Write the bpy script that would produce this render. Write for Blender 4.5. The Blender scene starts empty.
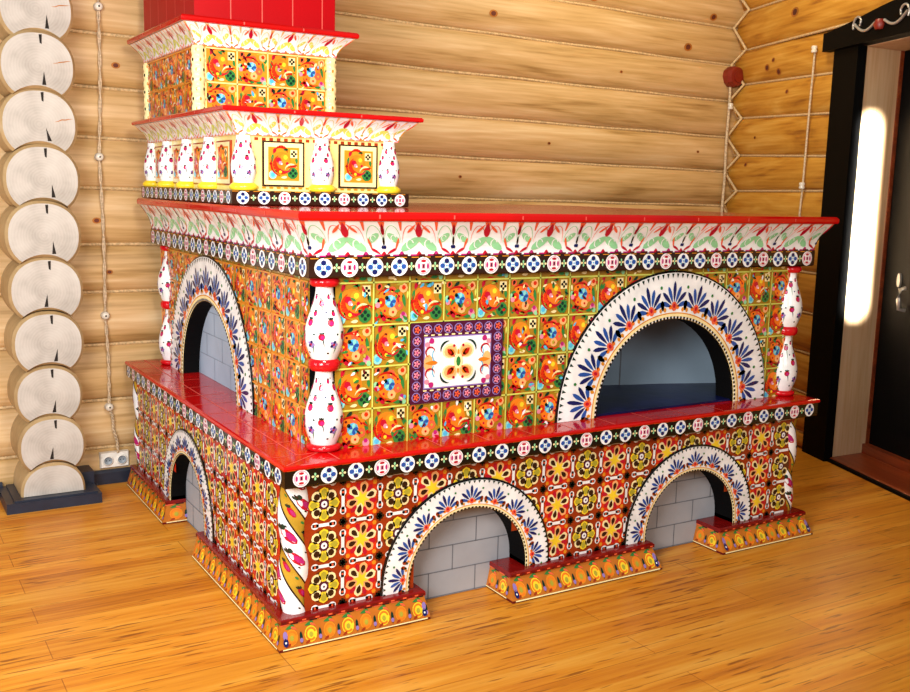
import bpy, math, random
from math import pi, sin, cos, tau
from mathutils import Vector, Matrix
random.seed(7)
K = 0.72                      # drawing units -> metres
SC = bpy.context.scene
COL = SC.collection

# ------------------------------------------------------------------ materials
def lin(h):
    h = h.lstrip('#'); o = []
    for i in (0, 2, 4):
        c = int(h[i:i+2], 16) / 255
        o.append(c / 12.92 if c <= .04045 else ((c + .055) / 1.055) ** 2.4)
    return tuple(o) + (1,)

MATS = {}
def newmat(name):
    m = bpy.data.materials.new(name); m.use_nodes = True
    nt = m.node_tree; b = nt.nodes['Principled BSDF']
    MATS[name] = m
    return m, nt, b

def ramp(nt, stops):
    r = nt.nodes.new('ShaderNodeValToRGB')
    e = r.color_ramp.elements
    while len(e) < len(stops): e.new(.5)
    for q, (p, c) in zip(e, stops): q.position = p; q.color = c
    return r

def scaled(c, f): return tuple(min(1, x * f) for x in c[:3]) + (1,)

def glaze(name, hexc, rough=.16, var=.12, scale=18, bump=.0, metal=0, ior=1.5, spec=.5):
    m, nt, b = newmat(name); c = lin(hexc)
    tc = nt.nodes.new('ShaderNodeTexCoord')
    n = nt.nodes.new('ShaderNodeTexNoise'); n.inputs['Scale'].default_value = scale; n.inputs['Detail'].default_value = 3
    nt.links.new(tc.outputs['Object'], n.inputs['Vector'])
    r = ramp(nt, [(.3, scaled(c, 1 - var)), (.7, scaled(c, 1 + var))])
    nt.links.new(n.outputs['Fac'], r.inputs[0]); nt.links.new(r.outputs[0], b.inputs['Base Color'])
    b.inputs['Roughness'].default_value = rough; b.inputs['Metallic'].default_value = metal; b.inputs['IOR'].default_value = ior
    b.inputs['Specular IOR Level'].default_value = spec
    if bump:
        bp = nt.nodes.new('ShaderNodeBump'); bp.inputs['Strength'].default_value = bump; bp.inputs['Distance'].default_value = .004
        n2 = nt.nodes.new('ShaderNodeTexNoise'); n2.inputs['Scale'].default_value = 14
        nt.links.new(tc.outputs['Object'], n2.inputs['Vector']); nt.links.new(n2.outputs['Fac'], bp.inputs['Height'])
        nt.links.new(bp.outputs[0], b.inputs['Normal'])
    return m

PAL = dict(
    white='#eff1f1', cream='#f6e2a6', yellow='#f2cf2e', gold='#b8922c', olive='#a9a032', lime='#c9cf5e', orange='#ef7a1c',
    amber='#d98a20', coral='#e85f3a', tilered='#b8180c', crimson='#b3102c', magenta='#b0226e', pink='#e58a9e', plum='#4a1230', wine='#5c1016',
    brown='#5a2a10', umber='#2c160c', black='#0b0908', bottle='#0f3024', leaf='#2f7a38', mint='#8fd09a', navy='#131d5a',
    blue='#244f9e', sky='#4fb2da', aqua='#8ad6cf', lilac='#8f76b8', ground='#a47a1c', tilebrown='#92300f', tileorange='#d2300f',
    peach='#f4b070', plinthgold='#b86a1e', rust='#96340f', chimneyorange='#ee8a1e', chimneycream='#f3dc8a')
for k_, v_ in PAL.items(): glaze('glaze_' + k_, v_)
glaze('ledge_red', '#780c0a', rough=.2, var=.25, scale=30)
glaze('red_glaze_tile', '#b80a08', rough=.12, var=.10, scale=5, bump=.12)
glaze('red_shaft_tile', '#a8000a', rough=.45, var=.06, scale=4, bump=.05, spec=.15)
glaze('red_grout', '#d9564a', rough=.5)
glaze('collar_red', '#c8101a', rough=.14)
glaze('block_grey', '#a3a7ad', rough=.6, var=.10, scale=6)
glaze('block_joint', '#71757c', rough=.8)
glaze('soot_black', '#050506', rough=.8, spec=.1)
glaze('steel_blue', '#8fa3b4', rough=.4, var=.16, scale=3)
glaze('hearth_navy', '#0a1240', rough=.35, var=.6, scale=5, bump=.35, spec=.3)
glaze('block_pale', '#a8b9cb', rough=.6, var=.16, scale=3)
glaze('pale_joint', '#8d9aab', rough=.8)
glaze('door_black', '#030303', rough=.8, var=.3, scale=3, spec=.1)
glaze('casing_black', '#030303', rough=.6, var=.3, scale=3, spec=.08)
glaze('ornament_silver', '#b9b4ae', rough=.3, metal=.6)
glaze('base_blue', '#1c2536', rough=.4, var=.2)
glaze('socket_white', '#e8e6e0', rough=.35)
glaze('socket_grey', '#8b98a4', rough=.4)
glaze('ceramic', '#d9d2c4', rough=.2)
glaze('box_brown', '#7c1f10', rough=.4)
glaze('knot_dark', '#5c2410', rough=.7, var=.4)
glaze('knot_rim', '#a8651f', rough=.7, var=.2)
glaze('crack_dark', '#1a120c', rough=.9)

def rope_mat(name, c):
    m, nt, b = newmat(name)
    tc = nt.nodes.new('ShaderNodeTexCoord'); n = nt.nodes.new('ShaderNodeTexNoise'); n.inputs['Scale'].default_value = 90
    nt.links.new(tc.outputs['Object'], n.inputs['Vector'])
    r = ramp(nt, [(.35, scaled(lin(c), .7)), (.65, scaled(lin(c), 1.15))])
    nt.links.new(n.outputs['Fac'], r.inputs[0]); nt.links.new(r.outputs[0], b.inputs['Base Color'])
    b.inputs['Roughness'].default_value = .85
rope_mat('jute', '#cdb083'); rope_mat('cable_cloth', '#cbb596')

def wood(name, stops, gscale, fine, rough=.45, off=True, dist=.6, bump=.15):
    """grain runs along the object's own X axis"""
    m, nt, b = newmat(name)
    tc = nt.nodes.new('ShaderNodeTexCoord')
    mp = nt.nodes.new('ShaderNodeMapping'); mp.inputs['Scale'].default_value = gscale
    src = tc.outputs['Object']
    if off:
        oi = nt.nodes.new('ShaderNodeObjectInfo')
        mu = nt.nodes.new('ShaderNodeMath'); mu.operation = 'MULTIPLY'; mu.inputs[1].default_value = 37
        nt.links.new(oi.outputs['Random'], mu.inputs[0])
        va = nt.nodes.new('ShaderNodeVectorMath'); va.operation = 'ADD'
        nt.links.new(src, va.inputs[0]); nt.links.new(mu.outputs[0], va.inputs[1]); src = va.outputs[0]
    nt.links.new(src, mp.inputs['Vector'])
    n1 = nt.nodes.new('ShaderNodeTexNoise'); n1.inputs['Scale'].default_value = 1; n1.inputs['Detail'].default_value = 5; n1.inputs['Distortion'].default_value = dist
    nt.links.new(mp.outputs[0], n1.inputs['Vector'])
    mp2 = nt.nodes.new('ShaderNodeMapping'); mp2.inputs['Scale'].default_value = fine
    nt.links.new(src, mp2.inputs['Vector'])
    n2 = nt.nodes.new('ShaderNodeTexNoise'); n2.inputs['Scale'].default_value = 1; n2.inputs['Detail'].default_value = 4
    nt.links.new(mp2.outputs[0], n2.inputs['Vector'])
    mx = nt.nodes.new('ShaderNodeMix'); mx.inputs[0].default_value = .4
    nt.links.new(n1.outputs['Fac'], mx.inputs[2]); nt.links.new(n2.outputs['Fac'], mx.inputs[3])
    r = ramp(nt, [(p, lin(c)) for p, c in stops])
    nt.links.new(mx.outputs[0], r.inputs[0]); nt.links.new(r.outputs[0], b.inputs['Base Color'])
    b.inputs['Roughness'].default_value = rough
    bp = nt.nodes.new('ShaderNodeBump'); bp.inputs['Strength'].default_value = bump; bp.inputs['Distance'].default_value = .004
    nt.links.new(mx.outputs[0], bp.inputs['Height']); nt.links.new(bp.outputs[0], b.inputs['Normal'])
    return m, nt, b, r, src
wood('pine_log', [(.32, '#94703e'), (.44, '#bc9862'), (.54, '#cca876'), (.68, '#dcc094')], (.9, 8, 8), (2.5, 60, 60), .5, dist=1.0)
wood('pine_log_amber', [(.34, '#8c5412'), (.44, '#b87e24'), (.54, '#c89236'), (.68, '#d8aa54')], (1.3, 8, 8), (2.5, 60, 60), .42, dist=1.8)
wood('jamb_pine', [(.3, '#c99a68'), (.5, '#dcb88c'), (.7, '#e6c9a4')], (14, 14, 1.0), (70, 70, 3), .45)
wood('sill_wood', [(.3, '#5a2410'), (.5, '#7c3418'), (.7, '#9a4a24')], (2, 20, 20), (4, 80, 80), .35)
# sawn log ends: growth rings round the log's own origin
m, nt, b = newmat('log_end')
tc = nt.nodes.new('ShaderNodeTexCoord'); mp = nt.nodes.new('ShaderNodeMapping'); mp.inputs['Scale'].default_value = (1, .02, 1)
nt.links.new(tc.outputs['Object'], mp.inputs['Vector'])
w = nt.nodes.new('ShaderNodeTexWave'); w.wave_type = 'RINGS'; w.rings_direction = 'Y'; w.inputs['Scale'].default_value = 28; w.inputs['Distortion'].default_value = 3; w.inputs['Detail'].default_value = 2
n = nt.nodes.new('ShaderNodeTexNoise'); n.inputs['Scale'].default_value = 9; n.inputs['Detail'].default_value = 4
nt.links.new(mp.outputs[0], w.inputs['Vector']); nt.links.new(tc.outputs['Object'], n.inputs['Vector'])
mx = nt.nodes.new('ShaderNodeMix'); mx.inputs[0].default_value = .94
nt.links.new(w.outputs['Fac'], mx.inputs[2]); nt.links.new(n.outputs['Fac'], mx.inputs[3])
r = ramp(nt, [(.25, lin('#9c968e')), (.5, lin('#b8b2aa')), (.75, lin('#c6c2ba'))])
nt.links.new(mx.outputs[0], r.inputs[0]); nt.links.new(r.outputs[0], b.inputs['Base Color']); b.inputs['Roughness'].default_value = .7
wood('log_rim', [(.3, '#94784e'), (.6, '#b09468'), (.8, '#bca688')], (3, 3, 3), (30, 30, 30), .6)
# floor: long boards along X with dark grain dashes
m, nt, b, r, src = wood('floor_boards', [(.30, '#a0580e'), (.42, '#c8781a'), (.52, '#d68c26'), (.66, '#e4a644')], (.7, 9, 1), (2.2, 55, 1), .36, off=False, dist=.4, bump=.06)
mp = nt.nodes.new('ShaderNodeMapping'); mp.inputs['Scale'].default_value = (6.5, 75, 1); nt.links.new(src, mp.inputs['Vector'])
n = nt.nodes.new('ShaderNodeTexNoise'); n.inputs['Scale'].default_value = 1; n.inputs['Detail'].default_value = 2; nt.links.new(mp.outputs[0], n.inputs['Vector'])
n3 = nt.nodes.new('ShaderNodeTexNoise'); n3.inputs['Scale'].default_value = 2.2; nt.links.new(src, n3.inputs['Vector'])
ad = nt.nodes.new('ShaderNodeMath'); ad.operation = 'MULTIPLY_ADD'; ad.inputs[1].default_value = .35
nt.links.new(n3.outputs['Fac'], ad.inputs[0]); nt.links.new(n.outputs['Fac'], ad.inputs[2])
rr = ramp(nt, [(.79, (0, 0, 0, 1)), (.86, (1, 1, 1, 1))]); nt.links.new(ad.outputs[0], rr.inputs[0])
b.inputs['Specular IOR Level'].default_value = .3
br = nt.nodes.new('ShaderNodeTexBrick'); br.offset = .37
br.inputs['Scale'].default_value = 1; br.inputs['Brick Width'].default_value = 1.6; br.inputs['Row Height'].default_value = .135
br.inputs['Mortar Size'].default_value = .0016; br.inputs['Color1'].default_value = (1, 1, 1, 1); br.inputs['Color2'].default_value = (.86, .86, .86, 1); br.inputs['Mortar'].default_value = (.55, .45, .35, 1)
nt.links.new(src, br.inputs['Vector'])
m1 = nt.nodes.new('ShaderNodeMix'); m1.data_type = 'RGBA'; m1.blend_type = 'MULTIPLY'; m1.inputs[0].default_value = 1
nt.links.new(r.outputs[0], m1.inputs[6]); nt.links.new(br.outputs['Color'], m1.inputs[7])
m2 = nt.nodes.new('ShaderNodeMix'); m2.data_type = 'RGBA'; m2.inputs[7].default_value = lin('#7a3d0c')
sc_ = nt.nodes.new('ShaderNodeMath'); sc_.operation = 'MULTIPLY'; sc_.inputs[1].default_value = .8
nt.links.new(rr.outputs[0], sc_.inputs[0]); nt.links.new(sc_.outputs[0], m2.inputs[0])
nt.links.new(m1.outputs[2], m2.inputs[6]); nt.links.new(m2.outputs[2], b.inputs['Base Color'])

def M(c): return MATS['glaze_' + c] if 'glaze_' + c in MATS else MATS[c]

# ------------------------------------------------------------------ mesh building
class MB:
    def __init__(s): s.v = []; s.f = []; s.m = []; s.s = []
    def add(s, vs, fs, mat, smooth=False):
        o = len(s.v); s.v += [tuple(p) for p in vs]
        for f in fs: s.f.append(tuple(i + o for i in f)); s.m.append(mat); s.s.append(smooth)
    def box(s, x0, y0, z0, x1, y1, z1, mat):
        vs = [(x, y, z) for z in (z0, z1) for y in (y0, y1) for x in (x0, x1)]
        s.add(vs, [(0, 2, 3, 1), (4, 5, 7, 6), (0, 1, 5, 4), (1, 3, 7, 5), (3, 2, 6, 7), (2, 0, 4, 6)], mat)
    def prism(s, pts, f0, f1, mat, side=None):
        """pts 2-D, f0/f1 map a 2-D point to the two end planes"""
        n = len(pts); vs = [f0(*p) for p in pts] + [f1(*p) for p in pts]
        s.add(vs, [tuple(range(n)), tuple(range(2 * n - 1, n - 1, -1))], mat)
        s.add(vs, [(i, i + n, (i + 1) % n + n, (i + 1) % n) for i in range(n)], side or mat)
    def grid(s, rows, mat, smooth=True, closed=False):
        nr, nc = len(rows), len(rows[0]); vs = [p for r in rows for p in r]; fs = []
        for i in range(nr - 1):
            for j in range(nc if closed else nc - 1):
                k = (j + 1) % nc
                fs.append((i * nc + j, i * nc + k, (i + 1) * nc + k, (i + 1) * nc + j))
        s.add(vs, fs, mat, smooth)
    def lathe(s, cx, cy, prof, mat, n=28):
        rows = [[(cx + r * cos(tau * k / n), cy + r * sin(tau * k / n), z) for k in range(n)] for r, z in prof]
        s.grid(rows, mat, True, True)
        s.add(rows[0], [tuple(range(n))[::-1]], mat); s.add(rows[-1], [tuple(range(n))], mat)
    def loft(s, x0, y0, x1, y1, prof, mat, back=0, smooth=False, cap=True):
        """rings of a rectangle pushed out by the profile (out, z); 'back' scales the push on the +Y side"""
        rows = [[(x0 - o, y0 - o, z), (x1 + o, y0 - o, z), (x1 + o, y1 + o * back, z), (x0 - o, y1 + o * back, z)] for o, z in prof]
        n = len(rows); vs = [p for r in rows for p in r]; fs = []
        for i in range(n - 1):
            for j in range(4):
                fs.append((i * 4 + j, i * 4 + (j + 1) % 4, (i + 1) * 4 + (j + 1) % 4, (i + 1) * 4 + j))
        if cap: fs += [(3, 2, 1, 0), tuple(range(4 * n - 4, 4 * n))]
        s.add(vs, fs, mat, smooth)
    def tube(s, pts, r, mat, n=8):
        pts = [Vector(p) for p in pts]; rows = []
        up = Vector((0, 0, 1))
        for i, p in enumerate(pts):
            t = (pts[min(i + 1, len(pts) - 1)] - pts[max(i - 1, 0)]).normalized()
            a = t.cross(up if abs(t.z) < .9 else Vector((0, 1, 0))).normalized(); c = t.cross(a)
            rows.append([tuple(p + (a * cos(tau * k / n) + c * sin(tau * k / n)) * r) for k in range(n)])
        s.grid(rows, mat, True, True)
        s.add(rows[0], [tuple(range(n))], mat); s.add(rows[-1], [tuple(range(n))[::-1]], mat)
    def build(s, name, parent=None, origin=None, porigin=(0, 0, 0)):
        if origin is None: origin = porigin
        me = bpy.data.meshes.new(name)
        me.from_pydata([((x - origin[0]) * K, (y - origin[1]) * K, (z - origin[2]) * K) for x, y, z in s.v], [], s.f)
        names = []
        for q in s.m:
            if q not in names: names.append(q)
        for q in names: me.materials.append(M(q))
        ix = {q: i for i, q in enumerate(names)}
        me.polygons.foreach_set('material_index', [ix[q] for q in s.m])
        me.polygons.foreach_set('use_smooth', s.s)
        me.validate(); me.update()
        o = bpy.data.objects.new(name, me); COL.objects.link(o)
        o.location = [(a - c) * K for a, c in zip(origin, porigin)]
        if parent: o.parent = parent
        return o

def empty(name, loc, label=None, cat=None, group=None, kind=None, mat=None):
    o = bpy.data.objects.new(name, None); COL.objects.link(o); o.empty_display_size = .1
    if mat is not None: o.matrix_world = mat
    else: o.location = [c * K for c in loc]
    tag(o, label, cat, group, kind); return o
def tag(o, label=None, cat=None, group=None, kind=None):
    if label: o['label'] = label
    if cat: o['category'] = cat
    if group: o['group'] = group
    if kind: o['kind'] = kind
    return o

# ------------------------------------------------------------------ painting raised glaze motifs
class Paint:
    EPS = .0009
    def __init__(s, mb, f, keep=None, T=None, base=0): s.mb, s.f, s.keep, s.T, s.base = mb, f, keep, T or (lambda x, y: (x, y)), base
    def at(s, cx, cy, sx=1, sy=None, rot=0, base=0):
        sy = sx if sy is None else sy; T = s.T; c, n = cos(rot), sin(rot)
        return Paint(s.mb, s.f, s.keep, lambda x, y: T(cx + (x * c - y * n) * sx, cy + (x * n + y * c) * sy), s.base + base)
    def poly(s, pts, col, layer=1):
        P = [s.T(*p) for p in pts]; n = len(P)
        c = (sum(p[0] for p in P) / n, sum(p[1] for p in P) / n)
        if s.keep and not s.keep(*c): return
        h = (layer + .6 + s.base) * s.EPS
        vs = [s.f(*c, h)] + [s.f(*p, h) for p in P]
        s.mb.add(vs, [(0, i + 1, (i + 1) % n + 1) for i in range(n)], col)
    def circle(s, x, y, r, col, layer=1, n=12, ry=None, rot=0):
        ry = r if ry is None else ry; c, q = cos(rot), sin(rot)
        s.poly([(x + r * cos(tau * k / n) * c - ry * sin(tau * k / n) * q, y + r * cos(tau * k / n) * q + ry * sin(tau * k / n) * c) for k in range(n)], col, layer)
    def rect(s, x0, y0, x1, y1, col, layer=1): s.poly([(x0, y0), (x1, y0), (x1, y1), (x0, y1)], col, layer)
    def petal(s, x, y, a, l, w, col, layer=1):
        pts = [(0, 0), (.3, .7), (.6, 1), (.85, .75), (1, 0), (.85, -.75), (.6, -1), (.3, -.7)]
        c, q = cos(a), sin(a)
        s.poly([(x + u * l * c - v * w / 2 * q, y + u * l * q + v * w / 2 * c) for u, v in pts], col, layer)
    def stroke(s, pts, w, col, layer=1, taper=False):
        n = len(pts)
        for i in range(n - 1):
            (x0, y0), (x1, y1) = pts[i], pts[i + 1]; L = math.hypot(x1 - x0, y1 - y0) or 1
            nx, ny = -(y1 - y0) / L, (x1 - x0) / L
            w0 = w * (sin(pi * (i + .15) / (n - .7)) if taper else 1) / 2; w1 = w * (sin(pi * (i + 1.15) / (n - .7)) if taper else 1) / 2
            s.poly([(x0 + nx * w0, y0 + ny * w0), (x1 + nx * w1, y1 + ny * w1), (x1 - nx * w1, y1 - ny * w1), (x0 - nx * w0, y0 - ny * w0)], col, layer)
    def arc(s, x, y, r, a0, a1, w, col, layer=1, n=8, taper=False, ry=None):
        ry = ry or r
        s.stroke([(x + r * cos(a0 + (a1 - a0) * k / n), y + ry * sin(a0 + (a1 - a0) * k / n)) for k in range(n + 1)], w, col, layer, taper)

def tile_rosette(p, g='tilebrown'):           # yellow eight-petal rosette on brown
    p.rect(-.5, -.5, .5, .5, g, 0); p.circle(0, 0, .40, 'brown' if g == 'tilebrown' else 'crimson', 1, 16)
    for k in range(4):
        a = k * pi / 2
        p.petal(.08 * cos(a), .08 * sin(a), a, .33, .27, 'yellow', 2); p.petal(.15 * cos(a), .15 * sin(a), a, .22, .16, 'olive', 3)
        a += pi / 4
        p.circle(.27 * cos(a), .27 * sin(a), .135, 'cream', 2, 10); p.circle(.265 * cos(a), .265 * sin(a), .085, 'umber', 3, 8)
    p.circle(0, 0, .13, 'plum', 4); p.circle(0, 0, .08, 'white', 5); p.circle(0, 0, .03, 'plum', 6, 6)
def tile_star(p, g=None):              # yellow star with cream petals on orange red
    p.rect(-.5, -.5, .5, .5, 'tileorange', 0)
    for k in range(6):
        a = k * tau / 6 + .3
        p.petal(.06 * cos(a), .06 * sin(a), a, .37, .25, 'peach' if k % 2 else 'cream', 1)
        p.petal(.14 * cos(a), .14 * sin(a), a, .22, .13, 'umber', 2)
        p.petal(.18 * cos(a + .52), .18 * sin(a + .52), a + .52, .24, .12, 'crimson', 2)
    p.poly([(r * cos(k * pi / 6 + .82), r * sin(k * pi / 6 + .82)) for k in range(12) for r in [.22 if k % 2 == 0 else .10]], 'yellow', 3)
    for sx in (-1, 1):
        for sy in (-1, 1): p.circle(.36 * sx, .36 * sy, .06, 'amber', 1, 6)
def bone(p):                   # white double bead on a tile joint, runs along local x
    p.rect(-.5, -.08, .5, .08, 'rust', 1)
    p.rect(-.3, -.04, .3, .04, 'white', 2)
    for sx in (-1, 1):
        p.circle(.23 * sx, 0, .10, 'white', 2, 10, .085); p.circle(.23 * sx, 0, .03, 'coral', 3, 6)
def cross(p):
    p.circle(0, 0, .07, 'bottle', 3, 8); p.rect(-.12, -.03, .12, .03, 'umber', 3); p.rect(-.03, -.12, .03, .12, 'umber', 3)

def tile_grid_base(p, u0, v0, nu, nv, s, par=0, sv=None, g='tilebrown'):
    sv = sv or s
    for i in range(nu):
        for j in range(nv):
            q = p.at(u0 + (i + .5) * s, v0 + (j + .5) * sv, s, sv)
            (tile_rosette if (i + par) % 2 == 0 else tile_star)(q, g)
    for i in range(nu + 1):
        for j in range(nv): bone(p.at(u0 + i * s, v0 + (j + .5) * sv, sv, s, pi / 2))
    for i in range(nu):
        for j in range(nv + 1): bone(p.at(u0 + (i + .5) * s, v0 + j * sv, s, sv))
    for i in range(nu + 1):
        for j in range(nv + 1): cross(p.at(u0 + i * s, v0 + j * sv, s, sv))

def tile_blue(p, warm):        # blue rosette in an orange wreath
    p.rect(-.5, -.5, .5, .5, warm, 0)
    p.circle(-.02, .03, .33, 'amber', 1, 12)
    for k in range(7):
        a = k * tau / 7 + .5
        p.circle(-.02 + .26 * cos(a), .03 + .25 * sin(a), .12, ('orange', 'coral', 'orange', 'tileorange', 'orange', 'peach', 'coral')[k], 2, 8)
        p.circle(-.02 + .27 * cos(a), .03 + .26 * sin(a), .035, ('crimson', 'yellow', 'wine', 'yellow', 'crimson', 'tilered', 'olive')[k], 3, 6)
    p.circle(-.02, .04, .155, 'sky', 4, 9)
    for k in range(5): p.petal(-.02, .04, k * tau / 5, .15, .09, 'aqua' if k % 2 else 'blue', 5)
    p.circle(-.13, .13, .055, 'bottle', 5, 6)
    p.arc(-.1, -.05, .38, .5, 2.4, .06, 'tilered', 3, 7, True); p.arc(.05, 0, .38, 3.5, 5.2, .07, 'tileorange', 3, 7, True)
    p.circle(-.39, .05, .08, 'mint', 2, 7); p.circle(-.37, -.04, .07, 'pink', 3, 7); p.circle(.35, -.33, .10, 'pink', 2, 7); p.circle(.34, -.27, .06, 'magenta', 3, 6)
    p.circle(.40, -.41, .07, 'mint', 3, 6); p.petal(.1, -.42, .1, .22, .09, 'leaf', 3); p.petal(.05, -.38, 3.2, .2, .07, 'olive', 3)
    p.petal(-.30, -.24, -.9, .24, .12, 'crimson', 3); p.petal(-.40, -.34, .3, .2, .09, 'tilered', 3); p.petal(-.42, -.2, -1.2, .22, .09, 'leaf', 2)
    p.petal(-.2, .34, .6, .2, .09, 'bottle', 3); p.petal(-.36, .33, 1.2, .13, .09, 'umber', 3); p.circle(.34, .35, .12, 'peach', 1, 8); p.circle(.35, .36, .06, 'tileorange', 2, 6)
    p.circle(-.33, .39, .09, 'coral', 2, 7); p.petal(.40, -.12, 1.8, .34, .10, 'leaf', 2); p.petal(.45, .08, 1.5, .2, .06, 'lime', 3); p.petal(.12, .42, .2, .24, .07, 'olive', 3)
def tile_fruit(p, warm):       # orange crescent, red fruit, green leaf, little black cross flower
    p.rect(-.5, -.5, .5, .5, warm, 0)
    p.circle(-.08, .05, .32, 'orange', 1, 12); p.circle(.03, .17, .14, 'amber', 2, 10); p.circle(.05, .2, .07, 'yellow', 3, 7)
    p.arc(-.02, .02, .28, 2.2, 5.4, .15, 'tileorange', 3, 10, True); p.arc(.05, -.02, .22, 3.6, 5.9, .06, 'crimson', 4, 7, True); p.arc(-.06, .0, .36, 2.6, 4.6, .06, 'tilered', 4, 7, True)
    p.circle(-.17, .11, .09, 'crimson', 4, 7); p.circle(-.12, .03, .06, 'pink', 5, 7); p.circle(-.08, .0, .03, 'white', 6, 5)
    p.circle(.28, -.27, .18, 'leaf', 3, 10)
    for k in range(4): p.circle(.29 + .08 * cos(k * 1.57), -.27 + .08 * sin(k * 1.57), .05, 'bottle', 4, 6)
    p.arc(.24, -.22, .22, .6, 2.9, .05, 'cream', 4, 6, True); p.circle(-.36, -.33, .13, 'aqua', 3, 9); p.circle(-.36, -.33, .07, 'sky', 4, 7)
    p.petal(-.1, -.41, .1, .2, .08, 'cream', 3); p.petal(-.40, .0, 1.4, .3, .09, 'leaf', 2); p.petal(-.34, .3, 1.2, .18, .11, 'crimson', 3); p.circle(-.42, .0, .05, 'umber', 3, 6)
    p.arc(-.1, .3, .22, .2, 2.6, .09, 'tilered', 3, 7, True); p.petal(-.42, -.14, -.5, .22, .08, 'olive', 3); p.petal(.1, -.1, .2, .34, .07, 'tilered', 4); p.petal(.42, .0, 1.7, .2, .1, 'leaf', 2)
    p.petal(-.05, .42, .1, .2, .07, 'leaf', 3); p.circle(-.12, -.24, .05, 'yellow', 4, 6); p.circle(.1, .02, .05, 'crimson', 4, 6)
    p.rect(.21, .19, .43, .43, 'cream', 2)
    for k in range(4): p.circle(.32 + .06 * cos(k * pi / 2), .31 + .06 * sin(k * pi / 2), .042, 'black', 3, 6)
def specks(p, n=9):
    for k in range(n):
        c = random.choice(('cream', 'bottle', 'wine', 'sky', 'leaf', 'crimson', 'white', 'olive', 'leaf', 'tilered'))
        p.petal(random.uniform(-.44, .44), random.uniform(-.44, .44), random.uniform(0, 6.28), random.uniform(.1, .2), random.uniform(.05, .09), c, 6 + k % 2)
def tile_grid_upper(p, u0, v0, nu, nv, s, sv, warm='ground', grout='lime', skip=None):
    for i in range(nu):
        for j in range(nv):
            if skip and skip(i, j): continue
            q = p.at(u0 + (i + .5) * s, v0 + (j + .5) * sv, s, sv)
            ((tile_blue if (i + j) % 2 == 0 else tile_fruit))(q, warm); specks(q)
    g = .0075
    for i in range(nu + 1):
        for j in range(nv * 4): p.rect(u0 + i * s - g / 2, v0 + j * sv / 4, u0 + i * s + g / 2, v0 + (j + 1) * sv / 4, grout, 8)
    for j in range(nv + 1):
        for i in range(nu * 4): p.rect(u0 + i * s / 4, v0 + j * sv - g / 2, u0 + (i + 1) * s / 4, v0 + j * sv + g / 2, grout, 8)

def medallion(p, red):
    p.circle(0, 0, .45, 'white', 1, 20)
    if red:
        for k in range(4): p.circle(.25 * cos(k * pi / 2), .25 * sin(k * pi / 2), .07, 'crimson' if k % 2 else 'magenta', 2, 8, .15, k * pi / 2)
        p.rect(-.1, -.12, .1, .12, 'pink', 2); p.rect(-.05, -.09, .05, .09, 'plum', 3)
        p.arc(0, 0, .37, 0, tau, .035, 'pink', 2, 18)
    else:
        for k in range(4):
            a = k * pi / 2 + .0
            p.circle(.235 * cos(a), .235 * sin(a), .145, 'navy' if k % 2 else 'blue', 2, 8, .13)
        p.circle(0, 0, .05, 'sky', 3, 6)
        for k in range(4):
            a = k * pi / 2 + pi / 4; p.petal(.1 * cos(a), .1 * sin(a), a, .2, .05, 'sky', 2)
def spark(p):
    p.petal(-.02, 0, pi, .1, .12, 'cream', 1); p.petal(.02, 0, 0, .1, .12, 'cream', 1)
    p.petal(0, .0, pi / 2, .2, .07, 'mint', 1); p.petal(0, .0, -pi / 2, .2, .07, 'mint', 1)
def medallion_row(p, u0, u1, v0, v1, n, ph=0):
    s = (u1 - u0) / n; r = (v1 - v0)
    for i in range(n):
        d = min(s, r * 1.06)
        medallion(p.at(u0 + (i + .5) * s, (v0 + v1) / 2, d * 1.02), (i + ph) % 3 == 1)
        if i < n - 1: spark(p.at(u0 + (i + 1) * s, (v0 + v1) / 2, s * 1.1, r * 1.1))
    for i in range(n * 2):
        p.rect(u0 + i * s / 2, v1 - r * .05, u0 + (i + .6) * s / 2, v1 - r * .01, 'amber', 1)

def front(y): return lambda u, v, h: (u, y - h, v)
def left(x): return lambda u, v, h: (x - h, -u, v)

# ------------------------------------------------------------------ cornices
def cornice_prof(out, z0, z1, n=8):
    pr = []
    for i in range(n + 1):
        t = i / n
        pr.append((out * (.10 + .90 * (1 - cos(t * pi / 2)) ** 1.15), z0 + (z1 - z0) * t))
    return pr
def cornice_maps(x0, y0, x1, y1, prof):
    def pv(v, h):
        t = max(0, min(.9999, v)) * (len(prof) - 1); i = int(t); f = t - i
        o = prof[i][0] * (1 - f) + prof[i + 1][0] * f; z = prof[i][1] * (1 - f) + prof[i + 1][1] * f
        do, dz = prof[i + 1][0] - prof[i][0], prof[i + 1][1] - prof[i][1]; L = math.hypot(do, dz)
        return o + h * dz / L, z - h * do / L
    xc, hw = (x0 + x1) / 2, (x1 - x0) / 2
    def ff(u, v, h):
        o, z = pv(v, h); return (xc + (u - xc) * (hw + o) / hw, y0 - o, z)
    def fl(u, v, h):
        o, z = pv(v, h); w_ = (u + y1) / (y1 - y0); return (x0 - o, y1 - w_ * (y1 - y0 + o), z)
    return ff, fl
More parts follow.
